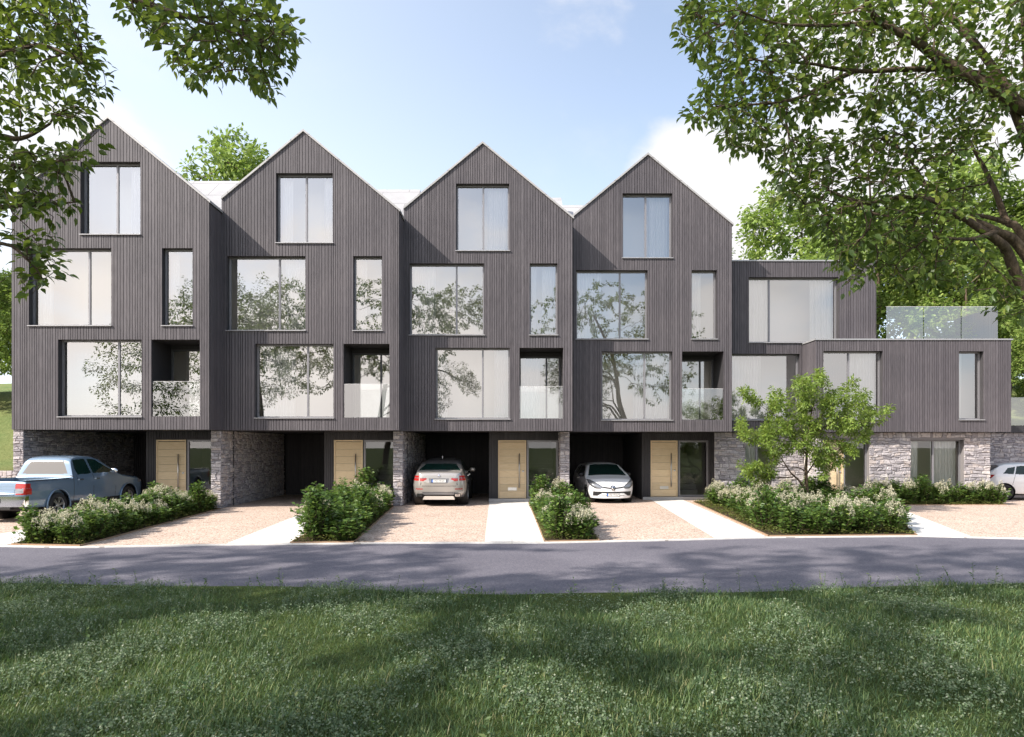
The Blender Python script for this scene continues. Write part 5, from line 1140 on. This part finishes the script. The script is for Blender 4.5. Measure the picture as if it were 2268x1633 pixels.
# ---- silver coupe-roofed suv, tail towards the road
def suv():
    r = car_root('parked_car', (-2.27, 21.15, 0.0), R(0.6), 0.885, 'silver high-riding car with coupe roof, tail lights facing the road')
    zt = [(0, .84), (.02, .86), (.05, .97), (.07, 1.06), (.10, 1.155), (.16, 1.20), (.26, 1.22), (.34, 1.262), (.98, 1.505), (1.25, 1.585), (1.9, 1.685), (2.4, 1.685), (2.9, 1.61), (3.75, 1.14), (4.5, 1.06), (4.75, .92), (4.87, .70)]
    zb = [(0, .42), (.25, .32), (1, .28), (4.3, .28), (4.87, .34)]
    W = [(.25, .84), (.35, .90), (.5, .965), (.72, .985), (.9, .965), (1.02, .94), (1.12, .90), (1.22, .855), (1.6, .66), (1.7, .60)]
    car = Car(4.87, zt, zb, W, (.62, 3.1), (.8, 3.0), [(0, .05), (.1, .05), (.3, .045), (.98, .05), (1.4, .10), (2.4, .12), (3.75, .08), (4.87, .14)], 3.2, [(0, .93), (.6, .98), (1.0, 1), (4, 1), (4.87, .95)])
    wh = [(.98, .385), (3.92, .385)]; set_cut(car, wh, .44)
    regs_for(car, [
        ('rear_window', CARGLASS, lambda x, y, z, j: (y > .37) & (y < .93) & (j < 43) & (x < .74-.20*(y-.37)/.56), True),
        ('roof_painted_shade', PSILV_D, lambda x, y, z, j: (y >= .93) & (y < 2.6) & (j < 46), True),  # roof top in darker silver: its shade is put into the colour
        ('side_window', CARGLASS, lambda x, y, z, j: poly_mask([(1.02, 1.24), (1.25, 1.47), (1.85, 1.57), (2.6, 1.53), (3.2, 1.24), (3.1, 1.16), (1.2, 1.18)], y, z) & (x > .5) & ~near_line(y, 2.05, .025), False),
        ('windscreen', CARGLASS, lambda x, y, z, j: (j < 42) & (y > 2.92) & (y < 3.72), True),
        ('tail_light', REDL, lambda x, y, z, j: (poly_mask([(.42, .955), (.56, .88), (.72, .90), (1.2, .90), (1.2, 1.06), (.70, 1.08), (.66, 1.0), (.42, .985)], x, z)) & (y < .46) & ~((z > .985) & (z < 1.005)) & ~near_line(x, .685, .016), False),
        ('light_bar', CLEARL, lambda x, y, z, j: (x > .45) & (y < .46) & (z > .985) & (z < 1.005) & (x < .93) & ~near_line(x, .685, .016), False),
        ('plate_recess', PSILV_D, lambda x, y, z, j: (poly_mask([(-.1, .985), (.36, .985), (.33, .835), (.30, .81), (-.1, .81)], x, z)) & (y < .12), True),
        ('reflector', REDL, lambda x, y, z, j: (x > .56) & (x < .82) & (y < .3) & (z > .595) & (z < .625), False),
        ('boot_seam', BLACK, lambda x, y, z, j: (y < .35) & ((near_line(z, .715, .008) & (x < .60)) | (near_line(x, .635+.1*np.clip(.80-z, 0, .2), .008) & (z > .74) & (z < .90))), True),
        ('lip_shadow', BLACK, lambda x, y, z, j: (y < .2) & near_line(z, .505, .007) & (x < .62), True),
        ('lower_bumper', PSILV_D, lambda x, y, z, j: (y < .5) & (z < .50) & (x < .58) & (z > .40), True),
        ('arch_trim', PSILV_D, lambda x, y, z, j: (j > 42) & (z < .40), False)])
    car.finish(r, PSILV)
    for sg in (1, -1):
        for (y, z) in wh: wheel(r, sg*.83, y, .385, .30, sg, 5, True); well(r, sg*.95, y, z, .44, .36, sg)
        mirror(r, sg*.94, 3.05, 1.20, sg, PSILV, 1.25)
        for y in (1.75, 2.7): simple(r, 'door_handle', STEEL, [((sg*.945, y, 1.03), (.035, .17, .03))])
        m = MB(); m.cbox((sg*.66, .005, .40), (.20, .08, .115)); o = m.obj('exhaust_surround', BLACK, r); m = MB(); m.cbox((sg*.66, -.012, .40), (.165, .09, .08)); o2 = m.obj('exhaust_tip', CHROME, o); m = MB(); m.cbox((sg*.66, -.052, .408), (.10, .02, .028)); m.obj('exhaust_hole', BLACK, o)
    m = MB(); q = [(-.56, .245), (.56, .245), (.53, .335), (.50, .365), (-.50, .365), (-.53, .335)]; m.poly([(x, -.012, z) for x, z in q])
    for a, b in zip(q, q[1:]+q[:1]): m.poly([(a[0], -.012, a[1]), (b[0], -.012, b[1]), (b[0], .22, b[1]), (a[0], .22, a[1])])
    m.obj('skid_plate', M('pale_skid_plate', (.62, .56, .50), .4, .3).m, r)
    m = MB(); m.lathe([(0, 0), (0, .042), (-.012, .042), (-.016, .034), (-.016, 0)], 'y', 24); m.v = [(v[0], .055+v[2], v[1]+1.075) for v in [(a, b, c_) for a, b, c_ in m.v]]
    o = m.obj('emblem', CHROME, r, True)
    for (a0, mt) in ((0, PLATEB), (math.pi/2, PLATE), (math.pi, PLATEB), (3*math.pi/2, PLATE)):
        m = MB(); m.poly([(0, .036, 1.075)]+[(.026*math.cos(a0+t), .036, 1.075+.026*math.sin(a0+t)) for t in np.linspace(0, math.pi/2, 6)]); m.obj('emblem_quarter', mt, o)
    plate(r, .004, .895, -1, wd=.50)
    m = MB(); m.poly([(0, 1.32, 1.66), (0, 1.52, 1.675), (0, 1.38, 1.75), (0, 1.35, 1.75)]); m.v += [(v[0]+.02, v[1], v[2]) for v in m.v]; m.f += [(4, 5, 6, 7), (0, 1, 5, 4), (1, 2, 6, 5), (2, 3, 7, 6), (3, 0, 4, 7)]; m.mi += [0]*5; m.obj('roof_antenna', PSILV, r)
    simple(r, 'underbody', BLACK, [((0, 2.4, .38), (1.5, 4.0, .24))])
PSILV_D = mat_paint('dark_silver_trim_and_shade', (0.20, 0.195, 0.20), 0.5)  # dark trim colour; on the roof it stands in for shade
suv()

# ---- small white hatchback, nose towards the road (its local tail is inside the carport)
HW = [(.2, .77), (.32, .83), (.5, .86), (.72, .865), (.9, .85), (.98, .83), (1.05, .80), (1.4, .60), (1.48, .55)]
def hatch(name, loc, heading, label, nose=True):
    r = car_root(name, loc, heading, 0.90, label)
    zt = [(0, .72), (.02, .80), (.06, .98), (.14, 1.06), (.55, 1.36), (.70, 1.42), (1.2, 1.455), (1.9, 1.455), (2.3, 1.41), (3.12, .985), (3.25, .955), (3.6, .885), (3.84, .79), (3.97, .69), (4.04, .58), (4.06, .50)]
    zb = [(0, .36), (.3, .26), (1, .2), (3.3, .2), (4.06, .19)]
    car = Car(4.06, zt, zb, HW, (.60, 2.6), (.75, 2.7), [(0, .06), (.1, .07), (.5, .07), (1, .10), (2.2, .11), (3.12, .09), (3.5, .13), (4.06, .14)], 2.7)
    wh = [(.66, .31), (3.25, .31)]; set_cut(car, wh, .355)
    regs_for(car, [
        ('windscreen', CARGLASS, lambda x, y, z, j: (j < 43) & (y > 2.33) & (y < 3.06) & (x < .535+.19*(y-2.33)/.73), True),
        ('rear_window', CARGLASS, lambda x, y, z, j: (j < 43) & (y > .16) & (y < .52) & (x < .62), True),
        ('side_window', CARGLASS, lambda x, y, z, j: poly_mask([(.62, 1.02), (.80, 1.24), (1.2, 1.32), (1.9, 1.33), (2.3, 1.26), (2.85, .985), (2.7, .94)], y, z) & (x > .4) & ~near_line(y, 1.45, .025) & ~near_line(y-0.3*(z-1), .98, .02), False),
        ('headlight', CLEARL, lambda x, y, z, j: poly_mask([(.38, .585), (.46, .55), (.62, .56), (.735, .63), (.81, .74), (.825, .835), (.76, .83), (.62, .745), (.48, .655)], x, z) & (y > 3.25), False),
        ('headlight_surround', BLACK, lambda x, y, z, j: poly_mask([(.36, .585), (.45, .53), (.63, .54), (.755, .615), (.835, .735), (.85, .86), (.76, .855), (.61, .765), (.46, .67)], x, z) & (y > 3.25), False),
        ('grille', BLACK, lambda x, y, z, j: (y > 3.5) & (near_line(z, .552+.045*np.clip(x/.4, 0, 1)**2, .026) & (x < .42)), True),
        ('lower_grille', BLACK, lambda x, y, z, j: (y > 3.4) & (x < .70) & (z < .425+.02*x) & (z > .375-.10*np.clip((x-.40)/.16, 0, 1)), True),
        ('lip', PSILV_D, lambda x, y, z, j: (y > 3.5) & (x < .42) & near_line(z, .285, .010), True),
        ('tail_light', REDL, lambda x, y, z, j: (x > .52) & (y < .36) & (z > .80) & (z < .97) & (y < .36-(.97-z)*.9), False),
        ('door_seam', BLACK, lambda x, y, z, j: (x > .4) & (((near_line(y, 1.45, .006)) & (z > .3) & (z < 1.0)) | (near_line(y, 2.68, .006) & (z > .42) & (z < .95)) | ((near_line(y, .92+.25*np.clip(z-.62, 0, 1), .006)) & (z > .6) & (z < 1.0))), False),
        ('bonnet_seam', PSILV_D, lambda x, y, z, j: (y > 3.06) & (y < 3.10) & (x < .7), True),
        ('sill', BLACK, lambda x, y, z, j: (z < .26) & (y > 1.0) & (y < 2.9), False)])
    car.finish(r, PWHITE)
    for sg in (1, -1):
        for (y, z) in wh: wheel(r, sg*.735, y, .31, .20, sg, 5, False, .70); well(r, sg*.83, y, z, .355, .28, sg)
        mirror(r, sg*.80, 2.62, 1.0, sg, BLACK, 1.1)
        for y in (1.62,): simple(r, 'door_handle', STEEL, [((sg*.872, y, .84), (.03, .15, .028))])
    # diamond emblem with its dark shield
    m = MB(); q = [(0, .665), (.075, .63), (.09, .565), (.045, .475), (-.045, .475), (-.09, .565), (-.075, .63)]
    fy = lambda z: float(np.interp(z, [.46, .50, .58, .69, .79], [4.063, 4.062, 4.044, 3.978, 3.85]))
    for a, b in zip(q, q[1:]+q[:1]): m.poly([(0, fy(.57)+.016, .57), (a[0], fy(a[1])+.010, a[1]), (b[0], fy(b[1])+.010, b[1])])
    m.obj('badge_shield', BLACK, r)
    m = MB(); out = [(0, .665), (.072, .565), (0, .465), (-.072, .565)]; inn = [(0, .615), (.030, .565), (0, .515), (-.030, .565)]
    for k in range(4):
        a, b = out[k], out[(k+1) % 4]; c_, d = inn[(k+1) % 4], inn[k]; m.poly([(p[0], fy(p[1])+.028+(.010 if p in inn else 0), p[1]) for p in (a, b, c_, d)]); m.poly([(p[0], fy(p[1])+yy_, p[1]) for p, yy_ in ((a, .005), (b, .005), (b, .028), (a, .028))])
    m.obj('emblem', CHROME, r)
    plate(r, 4.055, .315, 1, wd=.46)
    for sg in (1, -1):
        m = MB(); m.lathe([(0, 0), (0, .055), (.02, .06)], 'y', 16); m.v = [(v[0]+sg*.62, 3.80-abs(v[2]), v[1]+.63) for v in m.v]; m.obj('headlamp_reflector', CHROME, r)
    simple(r, 'underbody', BLACK, [((0, 2.0, .27), (1.3, 3.4, .16))])
    return r
def tail_at(x, y, h, L_=4.06*.9):       # origin so that the nose lands on (x, y)
    return (x+math.sin(h)*L_, y-math.cos(h)*L_, 0.0)
h1 = R(180+4.5)
hatch('parked_car', tail_at(3.30, 22.25, h1), h1, 'small white hatchback facing the road from the right-hand carport')
hatch('parked_car', (16.83, 24.62, 0.0), R(-112), 'pale white hatchback cut off by the right edge beside the stone wall')
